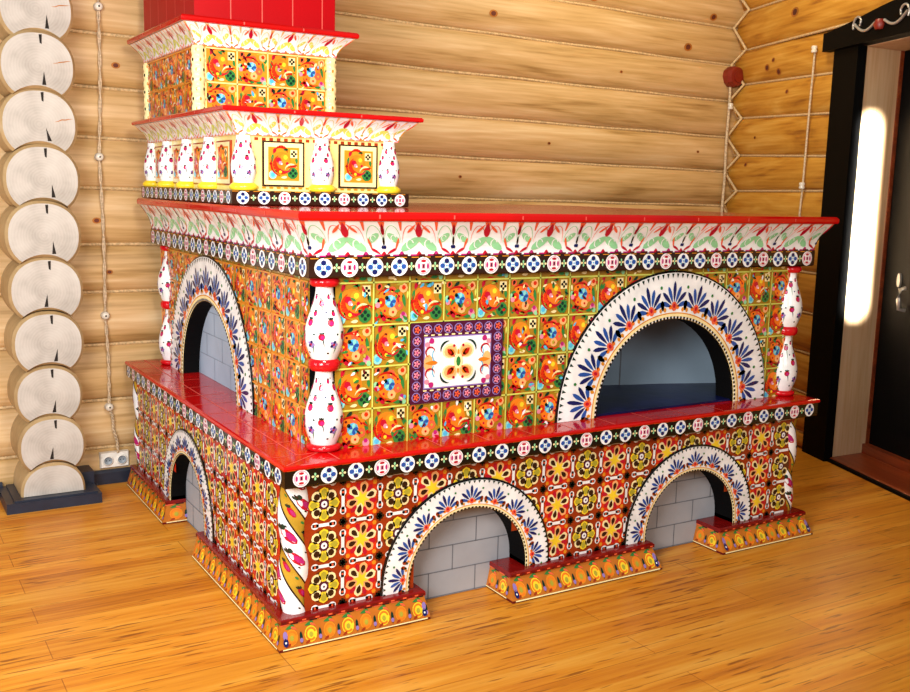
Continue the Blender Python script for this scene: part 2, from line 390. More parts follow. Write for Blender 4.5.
def cornice_motif(p, L, accent):
    """one repeat of the scroll border: x 0..L, y 0..1"""
    q = p.at(L / 2, 0, L, 1); pale = accent != 'mint'  # chimney cornices: overexposed light put into the colours as a faded palette
    cr, co, wi, ma = ('coral', 'peach', 'amber', 'pink') if pale else ('crimson', 'coral', 'wine', 'magenta')
    for u in (-.5, -.25, 0, .25, .5):
        d = .045 if u in (-.5, 0, .5) else .025
        q.poly([(max(-.5, u - d), 1), (max(-.5, u - .008), .74), (min(.5, u + .008), .74), (min(.5, u + d), 1)], co, 1)
        d = .055
        q.poly([(max(-.5, u - d), 0), (max(-.5, u - .01), .13), (min(.5, u + .01), .13), (min(.5, u + d), 0)], wi if u in (-.25, .25) else cr, 1)
    # red tulip in the middle hanging from the top edge
    q.petal(0, .98, -pi / 2, .44, .10, 'crimson', 2); q.petal(-.035, .94, -2.0, .3, .05, 'coral', 2); q.petal(.035, .94, -1.14, .3, .05, 'coral', 2)
    for sx in (-1, 1):
        q.arc(.125 * sx, .34, .115, .0, pi, .014, co, 1, 12, True, .55); q.arc(.375 * sx, .34, .115, .0, pi, .014, 'mint' if not pale else 'lime', 1, 12, True, .55)
        q.circle(.125 * sx, .34, .085, accent, 1, 12, .24, .5 * sx)
        q.arc(.13 * sx, .34, .05, .3, 4.6, .016, 'white', 2, 7, False, .14)
        q.circle(.36 * sx, .52, .06, accent, 1, 10, .17, -.4 * sx); q.arc(.36 * sx, .52, .035, .3, 4.6, .012, 'white', 2, 7, False, .09)
        q.petal(.345 * sx, .14, pi / 2 + .15 * sx, .40, .035, co, 2)
        q.petal(.5 * sx, .96, -pi / 2, .36, .05, cr, 2); q.petal(.5 * sx, .60, -pi / 2, .30, .03, 'umber' if not pale else 'amber', 2); q.circle(.485 * sx, .26, .022, 'navy' if not pale else 'olive', 3, 6, .06)
        q.petal(.46 * sx, .04, pi / 2 + .6 * sx, .24, .06, cr, 3)
        q.circle(.25 * sx, .08, .03, ma, 2, 6, .05)
    for k in range(8): q.rect(-.5 + k / 8, .0, -.5 + (k + .7) / 8, .045, ma if k % 2 else wi, 2)

def make_cornice(stove, so, x0, y0, x1, y1, z0, z1, out, zt, nfront, nleft, accent, slab_out=.018):
    mb = MB(); pr = cornice_prof(out, z0, z1); mb.loft(x0, y0, x1, y1, pr, 'white', smooth=False)
    ff, fl = cornice_maps(x0, y0, x1, y1, pr)
    pf, pl = Paint(mb, ff), Paint(mb, fl)
    L = (x1 - x0) / nfront
    for i in range(nfront): cornice_motif(pf.at(x0 + i * L, 0), L, accent)
    L = (y1 - y0) / nleft
    for i in range(nleft): cornice_motif(pl.at(-y1 + i * L, 0), L, accent)
    c = mb.build('cornice', stove, porigin=so)
    t = MB(); o = out + slab_out; dz = zt - z1
    t.loft(x0, y0, x1, y1, [(out - .01, z1), (o - .004, z1 + .002), (o, z1 + dz * .3), (o, z1 + dz * .72), (o - dz * .28, zt)], 'red_glaze_tile')
    # grout joints across the slab edge and top
    n = max(3, round((x1 - x0 + 2 * o) / .36)); g = .007
    pf = Paint(t, front(y0 - o)); pt = Paint(t, lambda u, v, h: (u, v, zt + h)); pl = Paint(t, left(x0 - o))
    for i in range(1, n):
        u = x0 - o + (x1 - x0 + 2 * o) * i / n
        pf.rect(u - g / 2, z1 + dz * .3, u + g / 2, z1 + dz * .72, 'red_grout', 1)
        pt.rect(u - g / 2, y0 - o + .012, u + g / 2, y1, 'red_grout', 1)
    n = max(3, round((y1 - y0) / .36))
    for i in range(1, n):
        u = -y1 + (y1 - y0 + o) * i / n
        pl.rect(u - g / 2, z1 + dz * .3, u + g / 2, z1 + dz * .72, 'red_grout', 1)
        pt.rect(x0 - o + .012, -u - g / 2, x1 + o - .012, -u + g / 2, 'red_grout', 1)
    t.build('cornice_slab', stove, porigin=so)
    return c

# ------------------------------------------------------------------ arches
def arch_notch(c, r, zc, zb, n=28):
    pts = [(c - r, zb)] + [(c - r * cos(pi * k / n), zc + r * sin(pi * k / n)) for k in range(n + 1)] + [(c + r, zb)]
    return pts
def panel_outline(u0, u1, v0, v1, arches):
    pts = [(u0, v0)]
    for (c, r, zc) in sorted(arches): pts += arch_notch(c, r, zc, v0)
    return pts + [(u1, v0), (u1, v1), (u0, v1)]
def in_arch(u, v, c, r, zc): return (u - c) ** 2 + max(0, v - zc) ** 2 < r * r

def make_arch(stove, so, surf, c, Ro, Ri, zc, zb, fans, th, depth):
    """tile surround of an arch on surface map surf(u,v,h): ring raised by th, lining going back by depth"""
    mb = MB(); n = 40
    def ring(r): return [(c - r, zb)] + [(c - r * cos(pi * k / n), zc + r * sin(pi * k / n)) for k in range(n + 1)] + [(c + r, zb)]
    steps = [(Ro + .008, 0), (Ro + .007, th * .7), (Ro - .003, th), (Ri + .004, th), (Ri, th * .8), (Ri, -depth)]
    rows = [[surf(u, v, h) for u, v in ring(r)] for r, h in steps]
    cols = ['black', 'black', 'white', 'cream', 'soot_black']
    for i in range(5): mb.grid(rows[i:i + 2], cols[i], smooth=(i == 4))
    for e in (0, -1): mb.add([r[e] for r in rows[:5]], [(0, 1, 2, 3, 4)], 'white')
    W = Ro - Ri; st = zc - zb; La = pi * (Ri + W / 2); Lt = La + 2 * st
    def pm(s_, t, h):          # s along the ring 0..Lt, t across 0..1
        r = Ri + W * t
        if s_ < st: u, v = c - r, zb + s_
        elif s_ > Lt - st: u, v = c + r, zb + (Lt - s_)
        else:
            a = (s_ - st) / La * pi; u, v = c - r * cos(a), zc + r * sin(a)
        return surf(u, v, th + h)
    p = Paint(mb, pm); F = Lt / fans
    nd = fans * 6
    for k in range(nd):
        s0, s1 = Lt * k / nd, Lt * (k + 1) / nd
        p.poly([(s0, .0), (s0 + (s1 - s0) * .55, 0), (s0 + (s1 - s0) * .55, .055), (s0, .055)], 'black', 2)
        p.poly([(s0, .05), (s1, .05), (s1, .135), (s0, .135)], 'cream', 1); p.poly([(s0, .115), (s1, .115), (s1, .14), (s0, .14)], 'amber', 2)
        s2 = (s0 + s1) / 2; d = (s1 - s0)
        p.poly([(s2 - d * .26, .97), (s2 + d * .26, .97), (s2, .87)], 'bottle', 1)
    for k in range(fans):
        q = p.at((k + .5) * F, .25, F * (1.22 if W > .2 else 1.0), F / W * (1.5 if W > .2 else 1.05))      # local units: one fan pitch
        for j in range(7):
            a = pi / 2 + (j - 3) * .42
            l = .40 if j % 2 else .36
            q.petal(.11 * cos(a), .11 * sin(a) - .02, a, l * (1.1 - .05 * abs(j - 3)) * min(1, W / F * 1.05), .10, 'navy' if j % 2 else 'blue', 2)
        q.circle(0, .02, .10, 'coral', 3, 8); q.circle(0, .03, .05, 'crimson', 4, 6); q.petal(-.06, -.02, 2.8, .14, .1, 'orange', 2); q.petal(.06, -.02, .34, .14, .1, 'orange', 2)
        for sx in (-1, 1): q.petal(.41 * sx, -.06, pi / 2, .22, .14, 'rust', 2); q.circle(.41 * sx, .0, .045, 'bottle', 3, 6)
        for sx in (-.33, .33): q.circle(sx, -.04, .05, 'amber', 2, 6)
        q.circle(.41, .42 * min(1, W / F), .04, 'leaf', 2, 5)
    return mb.build('arch_surround', stove, porigin=so)

# ------------------------------------------------------------------ the stove
SO = (1.62, 1.34, 0)
stove = empty('tiled_stove', SO, 'large painted tile stove with arches, red slabs and stepped chimney', 'stove')
S = SO
BX0, BY0, BX1, BY1 = .06, .06, 3.19, 2.64          # base faces
PZ, CZ0, CZ = .13, .70, .80                        # plinth top, counter band bottom, counter top
RO, RI, ZC = .455, .32, .15
arF = [(.961, RI, ZC), (2.366, RI, ZC)]; arL = [(-1.50, RI, ZC)]
TB = .13; TL = .08                                           # wall thickness in front of the niches
# base walls
mb = MB()
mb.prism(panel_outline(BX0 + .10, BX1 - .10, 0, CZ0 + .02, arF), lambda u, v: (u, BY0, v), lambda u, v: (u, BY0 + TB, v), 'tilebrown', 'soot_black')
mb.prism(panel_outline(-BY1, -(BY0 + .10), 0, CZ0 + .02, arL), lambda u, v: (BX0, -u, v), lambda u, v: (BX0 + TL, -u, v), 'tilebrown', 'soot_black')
mb.box(BX1 - TB, BY0 + .10, 0, BX1, BY1, CZ0 + .02, 'tilered')
mb.box(BX0 + .07, BY0 + .07, 0, BX0 + TL + .02, BY0 + TB + .02, CZ0 + .02, 'wine'); mb.box(BX1 - TB - .05, BY0 + .07, 0, BX1 - .07, BY0 + TB + .05, CZ0 + .02, 'wine')
RM = (RO + RI) / 2
kf = lambda u, v: BX0 + .10 < u < BX1 - .10 and PZ - .02 < v < CZ0 + .03 and not any(in_arch(u, v, c, RM, z) for c, r, z in arF)
kl = lambda u, v: -BY1 < u < -(BY0 + .10) and PZ - .02 < v < CZ0 + .03 and not any(in_arch(u, v, c, RM, z) for c, r, z in arL)
TS = .1765
tile_grid_base(Paint(mb, front(BY0), kf), .138, .685 - 4 * .1835, 17, 4, TS, 0, .1835)
tile_grid_base(Paint(mb, left(BX0), kl), -.138 - 14 * TS, .685 - 4 * .1835, 14, 4, TS, 1, .1835, 'tilered')
mb.build('base_wall', stove, porigin=S)
# block core seen at the back of the niches
mb = MB(); mb.box(BX0 + TL, BY0 + TB, 0, BX1 - TB, BY1, CZ0, 'block_grey')
for P_, rng in ((Paint(mb, front(BY0 + TB), lambda u, v: any(abs(u - c) < .45 for c, r, z in arF)), (.3, 3.0)), (Paint(mb, left(BX0 + TL), lambda u, v: abs(u + 1.5) < .45), (-2.2, -.6))):
    for k in range(-6, 40):
        u = rng[0] + k * .1
        for j, z in enumerate((.005, .128, .25, .372, .494)): P_.rect(u, z - .003, u + .1, z + .003, 'block_joint', 1)
    for k in range(0, 14):
        for j in range(4):
            u = rng[0] + k * .26 + (.13 if j % 2 else 0); P_.rect(u - .003, .005 + j * .122, u + .003, .128 + j * .122, 'block_joint', 1)
mb.build('niche_back', stove, porigin=S)
for c, r, z in arF: make_arch(stove, S, front(BY0), c, RO, RI, ZC, PZ - .01, 9, .009, TB)
make_arch(stove, S, left(BX0), -1.50, RO, RI, ZC, PZ - .01, 9, .009, TL)
# plinth pieces: sloped painted skirting with red ledge
def plinth_paint(p, u0, u1, v0, v1):
    n = max(1, round((u1 - u0) / .088)); s_ = (u1 - u0) / n; H = v1 - v0
    for i in range(n):
        q = p.at(u0 + (i + .5) * s_, v0 + H * .42, s_, H)
        q.circle(0, .0, .33, 'yellow' if i % 2 else 'amber', 1, 12, .34); q.arc(0, 0, .25, .3, 5.5, .09, 'orange', 2, 9, False, .25)
        q.circle(0, -.02, .11, 'olive', 3, 8, .12); q.petal(.48, -.36, pi / 2, .55, .16, 'bottle', 2); q.circle(.48, -.18, .09, 'lilac', 3, 7, .1)
        q.petal(-.3, .38, .2, .5, .16, 'leaf', 2); q.petal(.3, .3, 2.7, .34, .1, 'coral', 3); q.petal(-.34, -.36, .4, .3, .12, 'rust', 2)
        q.rect(-.5, .53, -.1, .6, 'coral', 2); q.rect(.0, .53, .4, .6, 'umber', 2); q.rect(-.5, -.47, .5, -.42, 'cream', 1)
def ledge_paint(p, u0, u1, z):
    n = round((u1 - u0) / .03)
    for i in range(n): p.rect(u0 + i * .03, z, u0 + i * .03 + .018, z + .007, 'coral' if i % 2 else 'wine', 1)
def plinth(x0, y0, x1, y1, xs):
    """sloped painted skirting round the foot of a pier: front and both returns"""
    mb = MB(); sy = -y0 + .022
    pr = [(0, 0), (0, .012), (-1, .108), (-.75, .110), (-.75, .124), (-.95, PZ)]
    rows = [[(x0 - o * xs, y0 - o * sy, z), (x1 + o * xs, y0 - o * sy, z), (x1 + o * xs, y1, z), (x0 - o * xs, y1, z)] for o, z in pr]
    cm = ['wine', 'plinthgold', 'tilered', 'ledge_red', 'ledge_red']
    for i in range(5): mb.grid(rows[i:i + 2], cm[i], False, True)
    mb.add(rows[-1], [(0, 1, 2, 3)], 'ledge_red'); mb.add(rows[0], [(3, 2, 1, 0)], 'wine')
    sl = lambda v: (v - .012) / .096
    plinth_paint(Paint(mb, lambda u, v, h: (u, y0 + sl(v) * sy - h, v)), x0 + xs * .8, x1 - xs * .8, .012, .108)
    plinth_paint(Paint(mb, lambda u, v, h: (x0 + sl(v) * xs - h, -u, v)), -y1, -y0 - sy * .8, .012, .108)
    plinth_paint(Paint(mb, lambda u, v, h: (x1 - sl(v) * xs + h, u, v)), y0 + sy * .8, y1, .012, .108)
    ledge_paint(Paint(mb, lambda u, v, h: (u, y0 + .75 * sy - h, v)), x0 + xs, x1 - xs, .113)
    for xx in (x0 + .03, x1 - .03):                      # dark blue flower on the corner of the skirting
        q = Paint(mb, lambda u, v, h: (u, y0 + sl(v) * sy - h, v)).at(xx, .05, .03)
        q.circle(0, .5, .35, 'lilac', 6, 8, .6); q.circle(0, -.4, .4, 'navy', 6, 8, .6); q.circle(0, -.4, .15, 'white', 7, 6)
    return mb
plinth(0, -.008, .722, BY0 + TB - .002, .02).build('plinth', stove, porigin=S)
plinth(1.148, -.044, 2.085, BY0 + TB - .002, .02).build('plinth', stove, porigin=S)
plinth(2.53, -.04, 3.25, BY0 + TB - .002, .02).build('plinth', stove, porigin=S)
def plinth_side(ya, yb):
    mb = MB(); x0, x1 = 0, BX0 + TL - .002; sx = .03
    pr = [(0, 0), (0, .012), (-1, .108), (-.75, .110), (-.75, .124), (-.95, PZ)]
    e = .02 if ya > .2 + TB else 0
    rows = [[(x0 - o * sx, ya - o * e, z), (x1, ya - o * e, z), (x1, yb, z), (x0 - o * sx, yb, z)] for o, z in pr]
    cm = ['wine', 'plinthgold', 'tilered', 'ledge_red', 'ledge_red']
    for i in range(5): mb.grid(rows[i:i + 2], cm[i], False, True)
    mb.add(rows[-1], [(0, 1, 2, 3)], 'ledge_red'); mb.add(rows[0], [(3, 2, 1, 0)], 'wine')
    sl = lambda v: (v - .012) / .096
    plinth_paint(Paint(mb, lambda u, v, h: (x0 + sl(v) * sx - h, -u, v)), -yb + .01, -ya - .01, .012, .108)
    ledge_paint(Paint(mb, lambda u, v, h: (x0 + .75 * sx - h, -u, v)), -yb, -ya, .113)
    if e: plinth_paint(Paint(mb, lambda u, v, h: (u, ya + sl(v) * e - h, v)), x0 + .02, x1, .012, .108)
    return mb
plinth_side(BY0 + TB, 1.235).build('plinth', stove, porigin=S)
plinth_side(1.80, 2.66).build('plinth', stove, porigin=S)
# twisted corner columns of the base
def berry(p):
    p.circle(0, 0, .5, 'crimson', 1, 9, .62); p.circle(.12, -.1, .3, 'magenta', 2, 7, .38)
    p.petal(0, .45, .7, .5, .3, 'bottle', 2); p.petal(0, .45, 2.4, .5, .3, 'bottle', 2); p.petal(0, .4, pi / 2, .5, .2, 'umber', 2)
def twisted(cx, cy, phase=0):
    mb = MB(); z0, z1 = PZ - .005, CZ0 + .005; pitch, r0 = .56, .058; nz = 40
    bands = [('white', 0, .30), ('gold', .30, .5), ('white', .5, .80), ('gold', .80, 1.0)]
    def pos(t, z, h):
        a = tau * t - tau * (z - z0) / pitch + phase
        w_ = (t * 2) % 1
        r = r0 * (1.04 + .16 * sin(pi * min(1, w_ / .6)) if w_ < .6 else 1.04 - .14 * sin(pi * (w_ - .6) / .4)) + h
        return (cx + r * cos(a), cy + r * sin(a), z)
    for c, a, b_ in bands:
        n = 10
        rows = [[pos(a + (b_ - a) * j / n, z0 + (z1 - z0) * i / nz, 0) for j in range(n + 1)] for i in range(nz + 1)]
        mb.grid(rows, c, True)
    for zz, cap in ((z0, 0), (z1, 1)):
        mb.add([pos(k / 24, zz, 0) for k in range(24)], [tuple(range(24))], 'white')
    p = Paint(mb, pos)
    for st in (.15, .65):
        for k in range(6): berry(p.at(st + (.05 if k % 2 else -.05), z0 + .05 + k * .1 + (0.03 if st > .5 else 0), .13, .058, .2))
        for k in range(9): p.circle(st + (-.09 if k % 2 else .09), z0 + .03 + k * .06, .012, 'umber', 1, 6, .005)
    for st in (.4, .9):
        for k in range(5): berry(p.at(st, z0 + .09 + k * .12, .09, .04)); p.circle(st + .05, z0 + .04 + k * .12, .02, 'leaf', 1, 6, .008)
    for st in (.0, .30, .5, .80):
        p.stroke([(st, z0 + .01 + (z1 - z0 - .02) * k / 40) for k in range(41)], .02, 'umber', 1)
    return mb
for cx, cy, ph in ((BX0 + .055, BY0 + .055, .35), (BX1 - .055, BY0 + .055, 2.2), (BX0 + .05, BY1 - .03, .9)): twisted(cx, cy, ph).build('twisted_column', stove, porigin=S)
# counter: red tile top with a band of medallions
KX0, KY0, KX1, KY1 = .02, -.018, 3.232, 2.69
mb = MB()
mb.loft(KX0, KY0, KX1, KY1, [(-.03, CZ0), (-.004, CZ0 + .004), (0, CZ0 + .012), (0, CZ - .02)], 'black', cap=True)
mb2 = mb
pf = Paint(mb, front(KY0)); medallion_row(pf, KX0 + .01, KX1 - .01, CZ0 + .006, CZ - .018, 26, 1)
pl = Paint(mb, left(KX0)); medallion_row(pl, -KY1 + .01, -KY0 - .01, CZ0 + .006, CZ - .018, 22, 0)
band_counter = mb
t = MB()
t.loft(KX0, KY0, KX1, KY1, [(-.02, CZ - .02), (.006, CZ - .019), (.008, CZ - .010), (.004, CZ - .002), (-.006, CZ)], 'red_glaze_tile')
pt = Paint(t, lambda u, v, h: (u, v, CZ + h * .6)); g = .006
for k in range(1, 13):
    u = KX0 + (KX1 - KX0) * k / 13; pt.rect(u - g / 2, KY0 + .01, u + g / 2, .16, 'red_grout', 1)
for k in range(0, 12):
    v = .13 + k * .225; pt.rect(KX0 + .01, v - g / 2, .26, v + g / 2, 'red_grout', 1)
pt.rect(KX0 + .11, .13, KX0 + .11 + g, KY1, 'red_grout', 1)
pt.poly([(KX0 + .01, KY0 + .014), (KX0 + .014, KY0 + .01), (.24, .134), (.236, .138)], 'red_grout', 1)
counter = t.build('counter_slab', stove, porigin=S)
tag(band_counter.build('medallion_band', counter, porigin=S), 'dark band of white medallions under the counter')

# upper body
UX0, UY0, UX1, UY1 = .235, .15, 3.20, 2.60; UZ = 1.545
AR, AI = .73, .485; AFC, ALC = 2.232, -1.655
mb = MB(); UT = .12; UL = .09
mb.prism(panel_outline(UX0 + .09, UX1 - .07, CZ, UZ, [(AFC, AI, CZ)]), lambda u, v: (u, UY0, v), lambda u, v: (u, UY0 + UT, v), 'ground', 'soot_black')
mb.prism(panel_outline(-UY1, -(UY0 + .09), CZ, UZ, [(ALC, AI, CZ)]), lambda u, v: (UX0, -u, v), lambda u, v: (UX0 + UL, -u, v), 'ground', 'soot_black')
mb.box(UX1 - UT, UY0 + .10, CZ, UX1, UY1, UZ, 'tilered')
for a, b_ in ((UX0 + .06, UX0 + .18), (UX1 - .18, UX1 - .05)): mb.box(a, UY0 + .06, CZ, b_, UY0 + .18, UZ, 'wine')
ARM = (AR + AI) / 2
pan = (.675, 1.165, .965, 1.335)
kf = lambda u, v: UX0 + .09 < u < UX1 - .05 and CZ < v < UZ and not in_arch(u, v, AFC, ARM, CZ)
kl = lambda u, v: -UY1 < u < -(UY0 + .10) and CZ < v < UZ and not in_arch(u, v, ALC, ARM, CZ)
tile_grid_upper(Paint(mb, front(UY0), kf), .49 - .1765, 1.52 - 4 * .1845, 17, 5, .1765, .1845, skip=lambda i, j: i in (2, 3, 4) and j in (1, 2) and False)
tile_grid_upper(Paint(mb, left(UX0), kl), -.33 - 13 * .1765, 1.52 - 4 * .1845, 14, 5, .1765, .1845, 'amber', 'amber')
mb.build('upper_wall', stove, porigin=S)
make_arch(stove, S, front(UY0), AFC, AR, AI, CZ, CZ + .001, 11, .011, UT)
make_arch(stove, S, left(UX0), ALC, AR, AI, CZ, CZ + .001, 11, .011, UL)
# side niche back and firebox
mb = MB(); xb = UX0 + UL
mb.box(xb, UY0 + UT, CZ + .001, 1.52, UY1, UZ - .001, 'block_pale')
P_ = Paint(mb, left(xb), lambda u, v: abs(u - ALC) < .75)
for j in range(1, 6):
    for k in range(16): P_.rect(-2.45 + k * .1, CZ + j * .13 - .003, -2.35 + k * .1, CZ + j * .13 + .003, 'pale_joint', 1)
for j in range(6):
    for k in range(6): u = -2.4 + k * .28 + (.14 if j % 2 else 0); P_.rect(u - .003, CZ + j * .13, u + .003, CZ + (j + 1) * .13, 'pale_joint', 1)
mb.build('side_niche_back', stove, porigin=S)
mb = MB()
mb.prism([(1.52, .98), (2.68, .66), (3.06, .52), (3.06, .60), (2.70, .74), (1.52, 1.06)], lambda u, v: (u, v, CZ + .001), lambda u, v: (u, v, UZ - .001), 'steel_blue')
Pb = Paint(mb, lambda u, v, h: (u, .98 - (u - 1.52) * .32 / 1.16 - h, v))
Pb.rect(2.40, CZ, 2.408, UZ, 'block_joint', 2)
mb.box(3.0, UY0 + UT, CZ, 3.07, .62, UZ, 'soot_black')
mb.build('firebox_back', stove, porigin=S)
mb = MB(); mb.prism([(1.75, UY0 + .01), (2.714, UY0 + .01), (2.714, UY0 + UT), (2.99, UY0 + UT), (2.99, .54), (2.68, .655), (1.53, .97), (1.53, UY0 + UT), (1.75, UY0 + UT)], lambda u, v: (u, v, CZ + .002), lambda u, v: (u, v, CZ + .012), 'hearth_navy')
mb.build('hearth_plate', stove, porigin=S)
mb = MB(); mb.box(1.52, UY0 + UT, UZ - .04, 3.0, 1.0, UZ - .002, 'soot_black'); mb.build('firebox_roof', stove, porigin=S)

# floral picture panel
mb = MB(); a, b_, c, d = pan; D_ = .012
mb.prism([(a, c), (b_, c), (b_, d), (a, d)], lambda u, v: (u, UY0 - D_, v), lambda u, v: (u, UY0 + .01, v), 'plum', 'umber')
p = Paint(mb, front(UY0 - D_))
for i in range(9):
    for (v) in (c + .032, d - .032):
        q = p.at(a + .03 + i * (b_ - a - .06) / 8, v, .05); q.circle(0, 0, .46, 'lilac', 1, 10); q.circle(0, 0, .38, 'plum', 2, 9)
        for k in range(5): q.petal(0, 0, k * tau / 5, .33, .17, 'pink' if i % 2 else 'coral', 3)
        q.circle(0, 0, .09, 'crimson', 4, 6)
for i in range(1, 6):
    for u in (a + .03, b_ - .03):
        q = p.at(u, c + .032 + i * (d - c - .064) / 6, .05); q.circle(0, 0, .46, 'lilac', 1, 10); q.circle(0, 0, .38, 'plum', 2, 9)
        for k in range(5): q.petal(0, 0, k * tau / 5, .33, .17, 'pink', 3)
        q.circle(0, 0, .09, 'magenta', 4, 6)
ia, ib, ic, id_ = a + .066, b_ - .066, c + .066, d - .066
for k in range(10):
    u = ia + (ib - ia) * k / 10
    p.rect(u, ic - .010, u + .018, ic - .004, 'cream', 1); p.rect(u, id_ + .004, u + .018, id_ + .010, 'cream', 1)
p.rect(ia, ic, ib, id_, 'lilac', 1); p.rect(ia + .006, ic + .006, ib - .006, id_ - .006, 'white', 2)
q = p.at((ia + ib) / 2, (ic + id_) / 2, .12, .118, 0, 2)
for sx in (-1, 1):
    for sy in (-1, 1):
        q.circle(.36 * sx, .42 * sy, .34, 'cream', 1, 12, .3); q.circle(.34 * sx, .4 * sy, .28, 'peach', 2, 10, .24); q.circle(.32 * sx, .36 * sy, .16, 'orange', 3, 8, .14); q.petal(.5 * sx, .5 * sy, math.atan2(-sy, -sx), .3, .12, 'tilered', 4); q.circle(.2 * sx, .62 * sy, .06, 'crimson', 4, 6); q.petal(.14 * sx, .16 * sy, math.atan2(sy, sx), .5, .2, 'coral', 3)
        q.arc(.42 * sx, .46 * sy, .36, (0 if sx > 0 else pi) - sx * sy * .2, (0 if sx > 0 else pi) + sx * sy * 1.7, .09, 'bottle', 3, 7, True)
        q.arc(.75 * sx, .3 * sy, .38, (0 if sx > 0 else pi) - .5, (0 if sx > 0 else pi) + .7, .04, 'sky', 2, 6)
        q.petal(1.30 * sx, .78 * sy, pi / 2 * (1 - sx) + pi - .5 * sx * sy, .26, .24, 'magenta', 2); q.circle(1.36 * sx, .72 * sy, .11, 'pink', 3, 7)
        q.arc(1.22 * sx, .42 * sy, .2, 0, 4.4, .08, 'crimson', 2, 7, True)
    q.circle(1.3 * sx, 0, .2, 'peach', 1, 9, .34); q.petal(1.45 * sx, 0, pi if sx > 0 else 0, .55, .18, 'orange', 2)
q.circle(0, 0, .2, 'cream', 4, 10, .3); q.circle(0, 0, .1, 'leaf', 5, 8, .2); q.petal(0, 0, pi / 2, .5, .1, 'amber', 3); q.petal(0, 0, -pi / 2, .5, .1, 'amber', 3)
tag(mb.build('picture_panel', stove, porigin=S), 'white floral panel in a plum rosette border')

# balusters at the corners of the upper body
def vase_prof(z0, z1, rn, rb, rf, n=16):
    pr = []
    for i in range(n + 1):
        t = i / n                                     # 0 bottom, 1 top
        if t < .32: r = rf + (rb - rf) * sin(t / .32 * pi / 2)
        else: r = rn + (rb - rn) * (.5 + .5 * cos((t - .32) / .68 * pi))
        pr.append((r, z0 + (z1 - z0) * t))
    return pr
def vase_paint(mb, cx, cy, pr, rep=2.0):
    def f(u, v, h):
        t = max(0, min(.9999, v)) * (len(pr) - 1); i = int(t); fr = t - i
        r = pr[i][0] * (1 - fr) + pr[i + 1][0] * fr + h; z = pr[i][1] * (1 - fr) + pr[i + 1][1] * fr
        return (cx + r * cos(u), cy + r * sin(u), z)
    p = Paint(mb, f)
    for k in range(5):
        a0 = k * tau / 5 + .3
        berry(p.at(a0, .78, .48, .085)); berry(p.at(a0 + .6, .52, .42, .085)); berry(p.at(a0 + .1, .33, .36, .08))
        q = p.at(a0 + .75, .22, .34, .085)
        for j in range(5): q.petal(0, 0, j * tau / 5, .7, .5, 'navy' if j % 2 else 'lilac', 1)
        q.circle(0, 0, .2, 'crimson', 2, 6)
        p.petal(a0 + .25, .18, 2.2, .22, .05, 'bottle', 1)
        p.circle(a0 + .35, .66, .07, 'navy', 1, 6, .014); p.circle(a0 + .95, .36, .07, 'bottle', 1, 6, .014); p.circle(a0 + .45, .1, .08, 'umber', 1, 6, .014)
        p.circle(a0 + .9, .9, .06, 'crimson', 1, 6, .012); berry(p.at(a0 + .85, .64, .3, .06)); berry(p.at(a0 + .62, .86, .3, .05)); p.petal(a0 + .15, .58, 2.0, .3, .06, 'leaf', 1); p.petal(a0 + .8, .08, .9, .22, .05, 'leaf', 1)
def baluster(cx, cy):
    mb = MB(); zs = [(.83, 1.15), (1.20, 1.508)]
    for z0, z1 in zs:
        pr = vase_prof(z0, z1, .037, .083, .056); mb.lathe(cx, cy, pr, 'white', 28); vase_paint(mb, cx, cy, pr)
    o = mb.build('baluster', stove, porigin=S)
    for z0, z1, r in ((CZ + .001, .83, .074), (1.15, 1.20, .066), (1.508, UZ - .001, .062)):
        c_ = MB(); dz = z1 - z0
        c_.lathe(cx, cy, [(r * .86, z0), (r, z0 + dz * .2), (r * 1.04, z0 + dz * .5), (r, z0 + dz * .8), (r * .86, z1)], 'collar_red')
        c_.build('collar', o, porigin=S)
for cx, cy in ((.275, .175), (3.14, .175), (.262, 2.49)): baluster(cx, cy)

# medallion band of the upper body + main cornice
mb = MB(); x0, y0, x1, y1 = .172, .098, 3.245, 2.61
mb.loft(x0, y0, x1, y1, [(-.02, UZ), (-.004, UZ + .003), (0, UZ + .01), (0, 1.636)], 'umber')
medallion_row(Paint(mb, front(y0)), x0 + .005, x1 - .005, UZ + .004, 1.632, 26, 0); medallion_row(Paint(mb, left(x0)), -y1, -y0 - .005, UZ + .004, 1.632, 21, 1)
tag(mb.build('medallion_band', stove, porigin=S), 'dark band of white medallions under the main cornice')
make_cornice(stove, S, .185, .11, 3.235, 2.61, 1.636, 1.785, .075, 1.824, 9, 7, 'mint')

# chimney: lower stage with balusters and framed pictures
x0, y0, x1, y1 = .115, .885, 1.055, 2.58; Z0 = 1.827
mb = MB(); mb.loft(x0, y0, x1, y1, [(-.004, Z0), (0, Z0 + .006), (0, 1.895)], 'umber')
medallion_row(Paint(mb, front(y0)), x0, x1, Z0 + .003, 1.893, 9, 2); medallion_row(Paint(mb, left(x0)), -y1, -y0, Z0 + .003, 1.893, 17, 1)
tag(mb.build('medallion_band', stove, porigin=S), 'narrow medallion band at the foot of the chimney')
tx0, ty0, tx1, ty1 = .175, .955, .995, 2.56; TZ0, TZ1 = 1.895, 2.155
mb = MB(); mb.box(tx0, ty0, TZ0, tx1, ty1, TZ1, 'chimneycream')
p = Paint(mb, front(ty0))
for k in range(22): p.rect(tx0 + k * .0375, TZ1 - .022, tx0 + k * .0375 + .02, TZ1 - .008, 'rust', 1); p.rect(tx0 + k * .0375, TZ0 + .01, tx0 + k * .0375 + .02, TZ0 + .02, 'amber', 1)
mb.build('chimney_stage_wall', stove, porigin=S)
